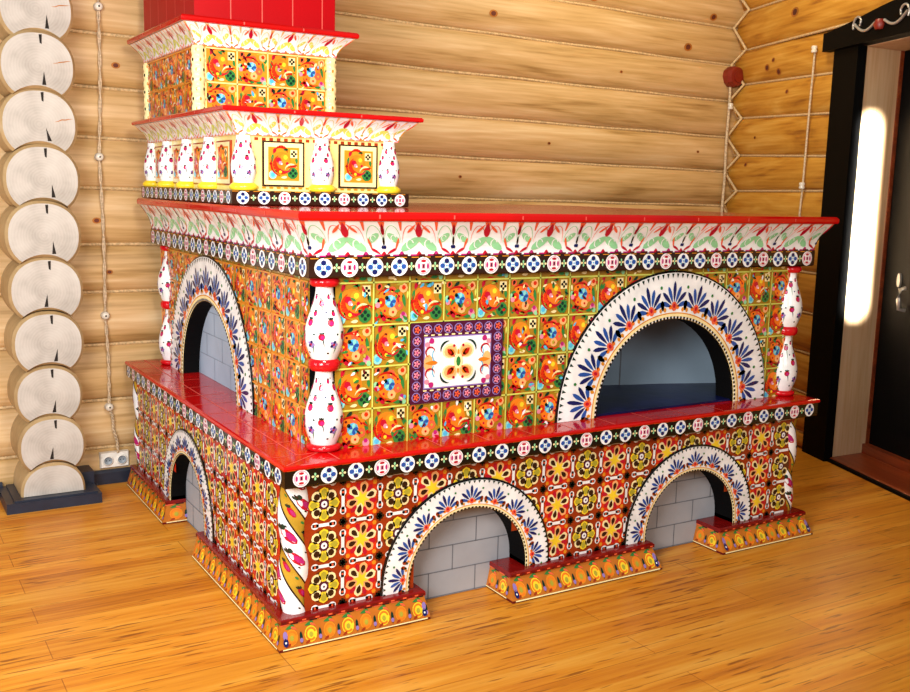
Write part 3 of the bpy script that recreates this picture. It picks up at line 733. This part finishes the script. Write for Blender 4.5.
def picture(f, u, v, w_, h_, frame):
    mb = MB(); D_ = .010
    mb.prism([(u - w_ / 2, v - h_ / 2), (u + w_ / 2, v - h_ / 2), (u + w_ / 2, v + h_ / 2), (u - w_ / 2, v + h_ / 2)], lambda a, b: f(a, b, D_), lambda a, b: f(a, b, -.004), frame)
    p = Paint(mb, f, base=D_ / Paint.EPS).at(u, v, w_, h_)
    p.rect(-.46, -.465, .46, .465, 'cream', 1)
    q = p.at(0, 0, .74, .74, base=2); tile_fruit(q, 'chimneyorange')
    return mb
ff = front(ty0); fl = left(tx0)
for u in (.395, .795): picture(ff, u, 2.025, .215, .215, 'umber').build('picture_tile', stove, porigin=S)
ys = [1.16, 1.56, 1.95, 2.33]
for yy in ys: picture(fl, -yy, 2.025, .215, .215, 'rust').build('picture_tile', stove, porigin=S)
def small_baluster(cx, cy):
    mb = MB(); z0, z1 = TZ0 + .036, TZ1 - .001
    pr = vase_prof(z0, z1, .034, .060, .046, 14); mb.lathe(cx, cy, pr, 'white', 24); vase_paint(mb, cx, cy, pr)
    o = mb.build('chimney_baluster', stove, porigin=S)
    c_ = MB(); c_.lathe(cx, cy, [(.06, TZ0 + .001), (.068, TZ0 + .008), (.068, TZ0 + .022), (.052, TZ0 + .036)], 'yellow'); c_.build('baluster_foot', o, porigin=S)
for cx, cy in ((.2, .965), (.595, .945), (.972, .965), (.165, 1.36), (.165, 1.755), (.165, 2.14), (.178, 2.52)): small_baluster(cx, cy)
make_cornice(stove, S, .165, .95, 1.01, 2.57, 2.155, 2.255, .085, 2.28, 4, 8, 'lime')
# chimney: tiled middle stage
x0, y0, x1, y1 = .155, 1.545, .92, 2.57; Z0, Z1 = 2.281, 2.625
mb = MB(); mb.box(x0, y0, Z0, x1, y1, Z1, 'chimneyorange')
kf = lambda u, v: x0 + .03 < u < x1 - .03 and Z0 < v < Z1
tile_grid_upper(Paint(mb, front(y0), kf), x0 + .045, Z0 - .01, 4, 2, .169, .173, 'chimneyorange', 'chimneycream')
kl = lambda u, v: -y1 < u < -y0 - .03 and Z0 < v < Z1
tile_grid_upper(Paint(mb, left(x0), kl), -y1, Z0 - .01, 6, 2, .165, .173, 'chimneyorange', 'amber')
mb.build('chimney_middle_wall', stove, porigin=S)
for (xx, yy) in ((x0 + .012, y0 + .012), (x1 - .012, y0 + .012), (x0 + .012, y1 - .03)):
    e = MB(); n = 48
    e.lathe(xx, yy, [(.030 + .007 * abs(sin(k / n * pi * 7)), Z0 + .001 + (Z1 - Z0 - .002) * k / n) for k in range(n + 1)], 'cream', 20)
    def f(u, v, h): return (xx + (.0375 + h) * cos(u), yy + (.0375 + h) * sin(u), v)
    P_ = Paint(e, f)
    for k in range(7):
        for j in range(6): P_.circle(j * tau / 6 + .5 * (k % 2), Z0 + (k + .5) * (Z1 - Z0) / 7, .16, 'black' if j % 2 else 'amber', 1, 6, .010)
    e.build('scalloped_edge', stove, porigin=S)
make_cornice(stove, S, x0 - .005, y0 - .005, x1 + .005, y1, Z1, 2.725, .085, 2.757, 4, 5, 'lime')
# chimney shaft
x0, y0, x1, y1 = .15, 1.555, .935, 2.57; Z0 = 2.758
mb = MB(); mb.box(x0, y0, Z0, x1, y1, 4.05, 'red_shaft_tile')
p = Paint(mb, front(y0)); pl = Paint(mb, left(x0))
for k in range(1, 5):
    u = x0 + .02 + k * .172
    if u < x1 - .03: p.rect(u - .003, Z0, u + .003, 4.05, 'red_grout', 1)
for k in range(1, 6): u = -y0 - k * .172; pl.rect(u - .003, Z0, u + .003, 4.05, 'red_grout', 1)
for z in (3.25, 3.6): p.rect(x0, z - .003, x1, z + .003, 'red_grout', 1); pl.rect(-y1, z - .003, -y0, z + .003, 'red_grout', 1)
mb.build('chimney_shaft', stove, porigin=S)

# ------------------------------------------------------------------ log walls
def log_mesh(xa, xb, za, zb, zc_, zd, bulge, mat, nx=24, y=0, back=.30):
    """log between lower joint (za at xa, zb at xb) and upper joint (zc_, zd); room side is -Y"""
    mb = MB(); rows = []; N = 14
    ph = random.random() * 9
    for i in range(nx + 1):
        t = i / nx; x = xa + (xb - xa) * t; lo = za + (zb - za) * t; hi = zc_ + (zd - zc_) * t; row = []
        wob = .006 * sin(x * 2.1 + ph)
        for j in range(N + 1):
            w_ = -1 + 2 * j / N
            row.append((x, y - (bulge + wob) * (max(0, 1 - w_ * w_)) ** .62, (lo + hi) / 2 + (hi - lo) / 2 * w_))
        row += [(x, y + back, hi), (x, y + back, lo)]
        rows.append(row)
    mb.grid(rows, mat, True, True)
    n = len(rows[0]); mb.add(rows[0], [tuple(range(n))], mat); mb.add(rows[-1], [tuple(range(n))[::-1]], mat)
    def surf(u, v, h):
        t = (u - xa) / (xb - xa); lo = za + (zb - za) * t; hi = zc_ + (zd - zc_) * t
        w_ = max(-1, min(1, (v - (lo + hi) / 2) / ((hi - lo) / 2)))
        return (u, y - (bulge + .006 * sin(u * 2.1 + ph)) * (1 - w_ * w_) ** .62 - h - .002, v)
    return mb, surf
def knot(mb, surf, x, z, r):
    p = Paint(mb, surf).at(x, z, r * .8)
    p.circle(0, 0, 1.7, 'knot_rim', 1, 12, 1.2); p.circle(0, 0, 1.0, 'knot_dark', 2, 10, .8)
def rope(parent, pts, name='jute_rope', r=.010, mat='jute', porigin=(0, 0, 0), lab=None):
    mb = MB(); mb.tube(pts, r, mat, 8); o = mb.build(name, parent, porigin=porigin)
    if lab: o['label'] = lab
    return o
WY = 2.82
# back wall: joints (z at x=-1.6, -.1 ... 5.5)
JB = [(0, 0), (.225, .23), (.536, .55), (.904, .88), (1.242, 1.20), (1.531, 1.52), (1.885, 1.842), (2.195, 2.144), (2.50, 2.442), (2.825, 2.751), (3.125, 3.06), (3.44, 3.37), (3.76, 3.68), (4.05, 4.0)]
wb = empty('wall_back', (2, WY, 0), kind='structure'); WBO = (2, WY, 0)
knots = {12: [(3.1, 3.52, .03), (3.55, 3.50, .03), (4.35, 3.55, .02)], 10: [(2.75, 3.22, .028), (4.72, 3.16, .034), (.6, 3.2, .02)], 9: [(4.0, 2.9, .012)], 11: [(3.7, 3.35, .03), (5.0, 3.36, .03), (2.2, 3.3, .02)], 4: [(-.05, 1.36, .016)], 8: [(.02, 2.62, .02)], 7: [(4.9, 2.3, .012), (3.3, 2.3, .012)], 5: [(-.12, 1.68, .02)], 6: [(2.5, 2.02, .012)]}
XA, XB = -1.7, 5.42
for i in range(len(JB) - 1):
    (a, b_), (c, d) = JB[i], JB[i + 1]
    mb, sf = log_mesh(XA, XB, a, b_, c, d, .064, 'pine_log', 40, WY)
    for (x, z, r) in knots.get(i, []):
        t_ = (x - XA) / (XB - XA); lo, hi = a + (b_ - a) * t_, c + (d - c) * t_
        knot(mb, sf, x, max(lo + .06, min(hi - .06, z)), r)
    mb.build('log', wb, origin=(1.8, WY, (a + c) / 2), porigin=WBO)
for i in range(1, len(JB) - 1):
    rope(wb, [(XA + (XB - .1 - XA) * k / 40, WY - .012 + .003 * sin(k * 1.7 + i), JB[i][0] + (JB[i][1] - JB[i][0]) * k / 40 + .003 * sin(k * .9 + i)) for k in range(41)], porigin=WBO)

# right wall in its own frame: local x runs from the corner towards the viewer, room side is -Y
PC = Vector((5.38, 2.82, 0)); dv = Vector((4.74 - 5.38, 1.04 - 2.82, 0)).normalized()
ang = math.atan2(dv.y, dv.x)
MR = Matrix.Translation(PC * K) @ Matrix.Rotation(ang, 4, 'Z')
wr = empty('wall_right', (0, 0, 0), kind='structure', mat=MR)
JR = [(0, 0), (.12, .12), (.43, .43), (.74, .74), (1.05, 1.05), (1.36, 1.36), (1.67, 1.675), (1.975, 1.983), (2.28, 2.237), (2.60, 2.55), (2.885, 2.84), (3.18, 3.15), (3.51, 3.46), (3.83, 3.78), (4.1, 4.05)]
SD0, SD1, DH = 1.90, 3.35, 2.985
rk = {9: [(.95, 2.76, .02)], 10: [(.62, 2.98, .03), (.72, 3.03, .02), (.8, 2.93, .03), (1.35, 3.02, .02)], 8: [(.5, 2.42, .014)], 7: [(.35, 2.2, .02)], 11: [(1.0, 3.36, .04)]}
for i in range(len(JR) - 1):
    (a, b_), (c, d) = JR[i], JR[i + 1]
    if a > DH: segs = [(-.05, 4.6)]
    else: segs = [(-.05, SD0 - .12), (SD1 + .1, 4.6)]
    for (xa, xb) in segs:
        f = lambda lo_, hi_, x: lo_ + (hi_ - lo_) * (x - .25) / 1.38
        if xb > 2: f = lambda lo_, hi_, x: lo_ if x < .3 else hi_
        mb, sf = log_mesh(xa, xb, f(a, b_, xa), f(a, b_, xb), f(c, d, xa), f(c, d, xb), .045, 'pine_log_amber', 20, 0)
        for (x, z, r) in rk.get(i, []):
            if xa < x < xb: knot(mb, sf, x, z, r)
        mb.build('log', wr, origin=((xa + xb) / 2, 0, (a + c) / 2))
        if i: rope(wr, [(xa + .1 + (xb - xa - .1) * k / 16, -.008, f(a, b_, xa + .1) + (f(a, b_, xb) - f(a, b_, xa + .1)) * k / 16) for k in range(17)])
# zigzag rope in the corner where the two walls interlock
inv = Matrix.Rotation(-ang, 3, 'Z')
pts = []
for k in range(5, 13):
    zr = JR[k][0]; pts.append((.20, -.035, zr))
    zl = JB[k - 0][1] if k < len(JB) else 3.9
    cand = [j[1] for j in JB if zr < j[1] < JR[k + 1][0]]
    zl = cand[0] if cand else (zr + JR[k + 1][0]) / 2
    w_ = inv @ (Vector((5.255, WY - .04, 0)) - PC); pts.append((w_.x, w_.y, zl))
rope(wr, pts, r=.013, lab='jute rope zigzagging up the corner')

# wall stub: log ends facing the room
ws = empty('wall_left', (-.478, 2.65, 0), kind='structure'); WSO = (-.478, 2.65, 0)
cz = [.105 - .02] + [.361, .662, .975, 1.283, 1.604, 1.919, 2.228, 2.544, 2.855, 3.165, 3.475, 3.785]
hw = [.205] * 13
random.seed(3)
for i, z in enumerate(cz):
    R = (.204 if i > 3 else (.184, .188, .192, .198)[i]) + random.uniform(-.006, .006); cx = -.476 + random.uniform(-.006, .006)
    Rz = R * .97; E_ = 2.0 / 2.2
    def top_of(zc_, R_, x): return zc_ + R_ * .97 * max(0, 1 - abs(x / R_) ** 2.2) ** (1 / 2.2)
    pts = []
    n = 40
    if i == 0:
        for k in range(n + 1): a = pi - pi * k / n; pts.append((R * math.copysign(abs(cos(a)) ** E_, cos(a)), Rz * abs(sin(a)) ** E_))
        pts = [(x, y_ + .0) for x, y_ in pts]; pts.append((R, -.02)); pts.append((-R, -.02))
    else:
        dz = z - cz[i - 1]
        # angle where this circle meets the lower log's top
        yc = -dz / 2; xc = R * max(0, 1 - abs(yc / Rz) ** 2.2) ** (1 / 2.2); a0 = -math.atan2(abs(yc / Rz) ** 1.1, (xc / R) ** 1.1)
        for k in range(n + 1): a = pi - a0 - (pi - 2 * a0) * k / n; pts.append((R * math.copysign(abs(cos(a)) ** E_, cos(a)), Rz * math.copysign(abs(sin(a)) ** E_, sin(a))))
        for k in range(1, 16):
            x = xc - 2 * xc * k / 16; pts.append((x, top_of(-dz, R, x)))
    yA, yB = 2.43 + random.uniform(-.012, .012), 2.95
    ins = .016
    mb = MB(); m_ = len(pts); gx = sum(p[0] for p in pts) / m_; gz = sum(p[1] for p in pts) / m_
    def shr(p, q): L = math.hypot(p[0] - gx, p[1] - gz); return (p[0] + (gx - p[0]) * q / L, p[1] + (gz - p[1]) * q / L)
    inner = [shr(p, ins) for p in pts]
    V = lambda ps, y_: [(cx + x, y_, z + w_) for x, w_ in ps]
    mb.add(V(inner, yA), [tuple(range(m_))], 'log_end')
    mb.grid([V(inner, yA), V(pts, yA + .018)], 'log_rim', False, True)
    mb.grid([V(pts, yA + .018), V(pts, yB)], 'log_rim', True, True)
    p = Paint(mb, lambda u, v, h: (cx + u, yA - h, z + v))
    if i:
        p.poly([(.012, Rz - .02 - .004), (.028, Rz - .022), (.026, Rz - .075), (.016, Rz - .07)], 'crack_dark', 1)
        xx = random.uniform(-.02, .05); yb_ = top_of(-dz, R, xx) + .02
        p.poly([(xx, yb_), (xx + .022, yb_), (xx + .008 + random.uniform(-.02, .02), yb_ + .075)], 'crack_dark', 1)
        if i in (8, 9, 10, 7): p.stroke([(.08 + .02 * k, .02 + .004 * random.uniform(-1, 1) + .004 * k) for k in range(6)], .006, 'knot_rim', 1, True)
    mb.build('log', ws, origin=(cx, 2.65, z), porigin=WSO)
# dark painted plinth under the stub and skirting
mb = MB()
mb.prism([(-.745, 2.36), (-.215, 2.36), (-.215, 2.75), (-.745, 2.75)], lambda u, v: (u, v, 0), lambda u, v: (u, v, .062), 'base_blue')
mb.prism([(-.70, 2.375), (-.235, 2.375), (-.235, 2.75), (-.70, 2.75)], lambda u, v: (u, v, .062), lambda u, v: (u, v, .072), 'base_blue')
tag(mb.build('baseboard_left', None, origin=(-.48, 2.55, 0)), kind='structure')
mb = MB()
for a, b_ in ((-1.7, -.72), (-.24, 5.3)):
    mb.prism([(2.73, 0), (2.73, .075), (2.742, .09), (2.80, .09), (2.80, 0)], lambda u, v: (a, u, v), lambda u, v: (b_, u, v), 'base_blue')
mb.prism([(-.29, 2.58), (-.215, 2.58), (-.215, 2.74), (-.29, 2.74)], lambda u, v: (u, v, 0), lambda u, v: (u, v, .14), 'base_blue')
tag(mb.build('baseboard_back', None, origin=(2, 2.75, 0)), kind='structure')

# floor
mb = MB(); mb.box(-5, -6.5, -.06, 7.5, 3.2, 0, 'floor_boards'); tag(mb.build('floor', None, origin=(0, 0, 0)), kind='structure')

# ------------------------------------------------------------------ doorway in the right wall (same frame as the wall)
door = empty('door_1', (0, 0, 0), kind='structure', mat=MR)
DO = (0, 0, 0); TK = .37
mb = MB(); mb.box(SD0 - .265, -.07, 0, SD0 + .035, .0, DH, 'casing_black'); mb.box(SD1, -.085, 0, SD1 + .3, .02, DH, 'casing_black'); mb.build('casing', door, porigin=DO)
mb = MB()
hd = [(SD0 - .35, DH + .0), (SD1 + .35, DH), (SD1 + .35, DH + .13), (SD1 + .25, DH + .135)] + [(SD1 + .25 - (SD1 - SD0 + .5) * k / 24, DH + .14 + .10 * sin(pi * k / 24) ** 1.5) for k in range(1, 24)] + [(SD0 - .25, DH + .135), (SD0 - .35, DH + .13)]
mb.prism(hd, lambda u, v: (u, -.115, v), lambda u, v: (u, .02, v), 'casing_black')
mb.build('casing_header', door, porigin=DO)
def spiral(cx, cz_, r, a0, a1, n=14, sh=1): return [(cx + r * (1 - .55 * k / n) * cos(a0 + (a1 - a0) * k / n) * sh, -.122, cz_ + r * (1 - .55 * k / n) * sin(a0 + (a1 - a0) * k / n)) for k in range(n + 1)]
mb = MB(); hc = SD0 + .34
for c in (hc,):
    for sgn in (-1, 1):
        pts = [(c + sgn * (.05 + .24 * k / 12), -.122, DH + .115 - .05 * sin(pi * k / 12) + .02 * k / 12) for k in range(13)]
        mb.tube(pts, .010, 'ornament_silver', 8)
        mb.tube(spiral(c + sgn * .25, DH + .135, .06, -.6 if sgn > 0 else pi + .6, (-.6 + 4.4) if sgn > 0 else pi + .6 - 4.4), .008, 'ornament_silver', 8)
    mb.lathe(c, -.118, [(.03, DH + .06), (.045, DH + .09), (.03, DH + .125)], 'box_brown', 12)
mb.build('carved_scroll', door, porigin=DO)
# splayed pine reveal, lintel and sill
mb = MB()
mb.prism([(SD0 + .03, -.012), (SD0 - .09, TK), (SD0 - .16, TK), (SD0 - .12, .0)], lambda u, v: (u, v, .03), lambda u, v: (u, v, DH - .002), 'jamb_pine')
mb.prism([(SD0 - .078, TK - .03), (SD0 - .068, TK - .03), (SD0 - .072, TK), (SD0 - .09, TK)], lambda u, v: (u, v, .05), lambda u, v: (u, v, DH - .002), 'sill_wood')
mb.box(SD1, -.03, .03, SD1 + .07, TK, DH - .002, 'jamb_pine')
mb.build('jamb', door, origin=(SD0, 0, 0), porigin=DO)
mb = MB(); mb.prism([(.0, DH - .004), (TK, DH - .002), (TK, 3.12), (.0, 3.12)], lambda u, v: (SD0 - .1, u, v), lambda u, v: (SD1, u, v), 'jamb_pine'); mb.build('lintel', door, porigin=DO)
mb = MB(); mb.prism([(-.04, 0), (-.04, .02), (-.02, .024), (-.02, 0)], lambda u, v: (SD0 - .0, u, v), lambda u, v: (SD1, u, v), 'casing_black'); mb.prism([(-.02, 0), (-.02, .026), (-.01, .03), (TK - .06, .03), (TK - .06, .10), (TK + .05, .10), (TK + .05, 0)], lambda u, v: (SD0 - .11, u, v), lambda u, v: (SD1, u, v), 'sill_wood'); mb.build('threshold', door, porigin=DO)
mb = MB(); mb.box(SD0 - .12, TK - .002, .1, SD1 + .02, TK + .06, DH + .02, 'door_black')
for (u0, u1, v0, v1) in ((SD0 + .25, SD1 - .2, .3, 1.2), (SD0 + .25, SD1 - .2, 1.5, 2.75)):
    mb.loft(0, 0, 0, 0, [(0, 0), (.0001, .0001)], 'door_black')
    mb.prism([(u0, v0), (u1, v0), (u1, v1), (u0, v1)], lambda u, v: (u, TK - .016, v), lambda u, v: (u, TK + .01, v), 'door_black')
leaf = mb.build('door_leaf', door, porigin=DO)
mb = MB(); hs, hz = SD0 + .12, 1.36
mb.prism([(hs + .018 * cos(tau * k / 16), hz + .05 * sin(tau * k / 16)) for k in range(16)], lambda u, v: (u, TK - .02, v), lambda u, v: (u, TK, v), 'ornament_silver')
mb.tube([(hs + .09, TK - .02, hz - .05), (hs + .09, TK - .06, hz - .06), (hs + .09, TK - .07, hz - .13), (hs + .09, TK - .06, hz - .2), (hs + .09, TK - .01, hz - .21)], .014, 'ornament_silver', 10)
mb.build('door_handle', leaf, porigin=DO)

# ------------------------------------------------------------------ wiring
def knob(mb, x, y, z, r=.02): mb.lathe(x, y, [(r * .8, z - r), (r, z - r * .5), (r * .7, z), (r, z + r * .5), (r * .8, z + r)], 'ceramic', 14)
CO = (-.09, 2.74, .2)
cab = empty('wall_cable', CO, 'twisted cloth cable on ceramic knobs running down the log wall to the socket', 'cable')
ks = [(-.078, 2.95), (-.098, 2.066), (-.09, 1.09), (-.082, .505)]
path = [(-.076, 3.9)] + ks + [(-.06, .36), (-.035, .19)]
mb = MB(); pts = []
for (a, za), (b_, zb) in zip(path, path[1:]):
    for k in range(16):
        t_ = k / 16; pts.append((a + (b_ - a) * t_ + .008 * sin(pi * t_) , 2.728 - .0, za + (zb - za) * t_))
for ph in (0, pi): mb.tube([(x + .006 * cos(i * 1.3 + ph), y_ + .006 * sin(i * 1.3 + ph), z) for i, (x, y_, z) in enumerate(pts)], .0055, 'cable_cloth', 6)
mb.build('cord', cab, porigin=CO)
for x, z in ks:
    mb = MB(); n = 14
    rows = [[(x + r * cos(tau * k / n), y_, z + r * sin(tau * k / n)) for k in range(n)] for r, y_ in ((.02, 2.765), (.026, 2.745), (.018, 2.73), (.026, 2.715), (.018, 2.705), (.006, 2.703))]
    mb.grid(rows, 'ceramic', True, True); mb.add(rows[-1], [tuple(range(n))], 'crack_dark'); mb.build('insulator', cab, porigin=CO)
SOC = (-.05, 2.74, .155)
so_ = empty('wall_socket', SOC, 'white double power socket low on the log wall beside the stove', 'socket')
mb = MB(); mb.loft(-.145, .105, .035, .205, [(0, 0), (0, .02), (-.006, .028)], 'socket_white'); mb.v = [(x, 2.775 - z * 1.6, y_) for x, y_, z in mb.v]; mb.build('socket_plate', so_, porigin=SOC)
for cx in (-.098, -.012):
    mb = MB(); n = 18
    rows = [[(cx + r * cos(tau * k / n), y_, .155 + r * sin(tau * k / n)) for k in range(n)] for r, y_ in ((.034, 2.733), (.034, 2.724), (.026, 2.722), (.024, 2.729), (.001, 2.729))]
    mb.grid(rows[:3], 'socket_white', True, True); mb.grid(rows[2:], 'socket_grey', True, True)
    for dx in (-.01, .01): mb.box(cx + dx - .003, 2.727, .152, cx + dx + .003, 2.730, .158, 'crack_dark')
    mb.build('outlet', so_, porigin=SOC)
# junction box in the far corner with its cable
JO = (5.25, 2.68, 2.93)
jb = empty('junction_box', JO, 'round reddish brown wooden junction box up in the log corner', 'junction box')
mb = MB(); n = 10
rows = [[(5.22 + r * cos(tau * k / n), y_, 2.95 + r * sin(tau * k / n)) for k in range(n)] for r, y_ in ((.088, 2.76), (.092, 2.70), (.078, 2.66), (.0005, 2.652))]
mb.grid(rows, 'box_brown', False, True); mb.build('box_body', jb, porigin=JO)
mb = MB(); rows = [[(5.22 + r * cos(tau * k / n), y_, 2.95 + r * sin(tau * k / n)) for k in range(n)] for r, y_ in ((.05, 2.66), (.05, 2.648), (.0005, 2.645))]
mb.grid(rows, 'box_brown', False, True); mb.build('box_lid', jb, porigin=JO)
C2 = (5.2, 2.7, 1.6)
c2 = empty('corner_cable', C2, 'pale cable running down the log corner below the junction box', 'cable')
mb = MB(); mb.tube([(5.205 + .004 * sin(k), 2.728, 2.87 - k * .1) for k in range(16)], .012, 'cable_cloth', 8); mb.build('cord', c2, porigin=C2)
mb = MB(); knob(mb, 5.205, 2.71, 2.7, .025); mb.build('insulator', c2, porigin=C2)
c3 = empty('doorside_cable', (0, 0, 0), 'pale cable dropping down the right log wall beside the black door casing', 'cable', mat=MR @ Matrix.Translation(Vector((1.33, -.07, 1.4)) * K))
C3 = (1.33, -.07, 1.4)
mb = MB(); P3 = [(1.37, 3.04), (1.355, 2.6), (1.345, 2.02), (1.33, 1.8), (1.36, 1.1), (1.36, .4)]
pts = []
for (a, za), (b_, zb) in zip(P3, P3[1:]):
    for k in range(8): pts.append((a + (b_ - a) * k / 8, -.068, za + (zb - za) * k / 8))
mb.tube(pts, .008, 'cable_cloth', 8); mb.build('cord', c3, porigin=C3)
for x, z in ((1.37, 3.03), (1.345, 2.02)):
    mb = MB(); knob(mb, x, -.075, z, .024); mb.build('insulator', c3, porigin=C3)
mb = MB(); n = 14
rows = [[(1.525 + r * cos(tau * k / n), y_, 1.385 + r * sin(tau * k / n)) for k in range(n)] for r, y_ in ((.02, -.03), (.032, -.06), (.028, -.085), (.001, -.09))]
mb.grid(rows, 'ceramic', True, True)
o = mb.build('ceramic_insulator', None, origin=(1.525, -.05, 1.385)); o.matrix_world = MR @ o.matrix_world  # a lone cable insulator fixed to the log wall
tag(o, 'small white ceramic insulator on the right log wall below the stove cornice end', 'button')

# ------------------------------------------------------------------ light
def area(name, loc, target, size, size_y, energy, color):
    l = bpy.data.lights.new(name, 'AREA'); l.shape = 'RECTANGLE'; l.size = size * K; l.size_y = size_y * K; l.energy = energy; l.color = color
    o = bpy.data.objects.new(name, l); COL.objects.link(o); o.location = Vector(loc) * K
    o.rotation_euler = (Vector(target) - Vector(loc)).to_track_quat('-Z', 'Y').to_euler(); return o
area('window_light', (-2.5, -2.6, 2.5), (.4, 1.2, 1.0), 1.7, 1.6, 132, (1, .975, .95))
area('room_light', (.4, -5.4, 3.4), (1.6, 1.0, 1.0), 2.4, 1.6, 46, (1, .95, .9))
area('wall_warm_fill', (3.4, 1.0, 4.3), (3.9, 2.8, 2.4), .6, .6, 24, (1, .82, .5))  # unseen warm light added to lift the upper right of the back wall
area('side_window_light', (-4.2, .2, 1.9), (0, 1.6, .8), 1.6, 1.8, 34, (.86, .93, 1))
area('chimney_fill', (-.2, -.9, 3.0), (.5, 1.2, 2.2), .5, .5, 30, (1, .9, .74))  # unseen warm light added to overbrighten the chimney front
w = bpy.data.worlds.new('World'); SC.world = w; w.use_nodes = True
bg = w.node_tree.nodes['Background']; bg.inputs[0].default_value = (1, .94, .88, 1); bg.inputs[1].default_value = .21
# added unseen strip light in the recess, making the bright patch on the reveal
sb = area('reveal_patch_light', (0, 0, 1), (0, 0, 0), .12, 1.35, 20, (1, .97, .9))
sb.data.spread = math.radians(13)
fw = (Vector((1.9, .11, 1.80)) - Vector((3.0, .16, 1.88))).normalized(); sd = fw.cross(Vector((0, 0, 1))).normalized(); upv = sd.cross(fw)
sb.matrix_world = MR @ Matrix.Translation(Vector((3.0, .16, 1.88)) * K) @ Matrix((sd, upv, -fw)).transposed().to_4x4()

# ------------------------------------------------------------------ camera
R = ((0.8568710181597501, -0.514922281581905, 0.02504200807360721), (-0.05839343556728125, -0.14520454937358548, -0.9876769945300254), (0.5122131049870973, 0.844849503030983, -0.15448965113488228))
C = Vector((-1.42760462, -3.70738904, 1.92285997)) * K
cd = bpy.data.cameras.new('camera'); cd.sensor_width = 36; cd.lens = 36 * 999.178 / 910; cd.clip_start = .05; cd.clip_end = 60
cam = bpy.data.objects.new('camera', cd); COL.objects.link(cam)
cam.matrix_world = Matrix(((R[0][0], -R[1][0], -R[2][0], C.x), (R[0][1], -R[1][1], -R[2][1], C.y), (R[0][2], -R[1][2], -R[2][2], C.z), (0, 0, 0, 1)))
SC.camera = cam
SC.view_settings.view_transform = 'Standard'; SC.view_settings.look = 'None'; SC.view_settings.exposure = 0; SC.view_settings.gamma = 1
SC.view_settings.use_curve_mapping = False
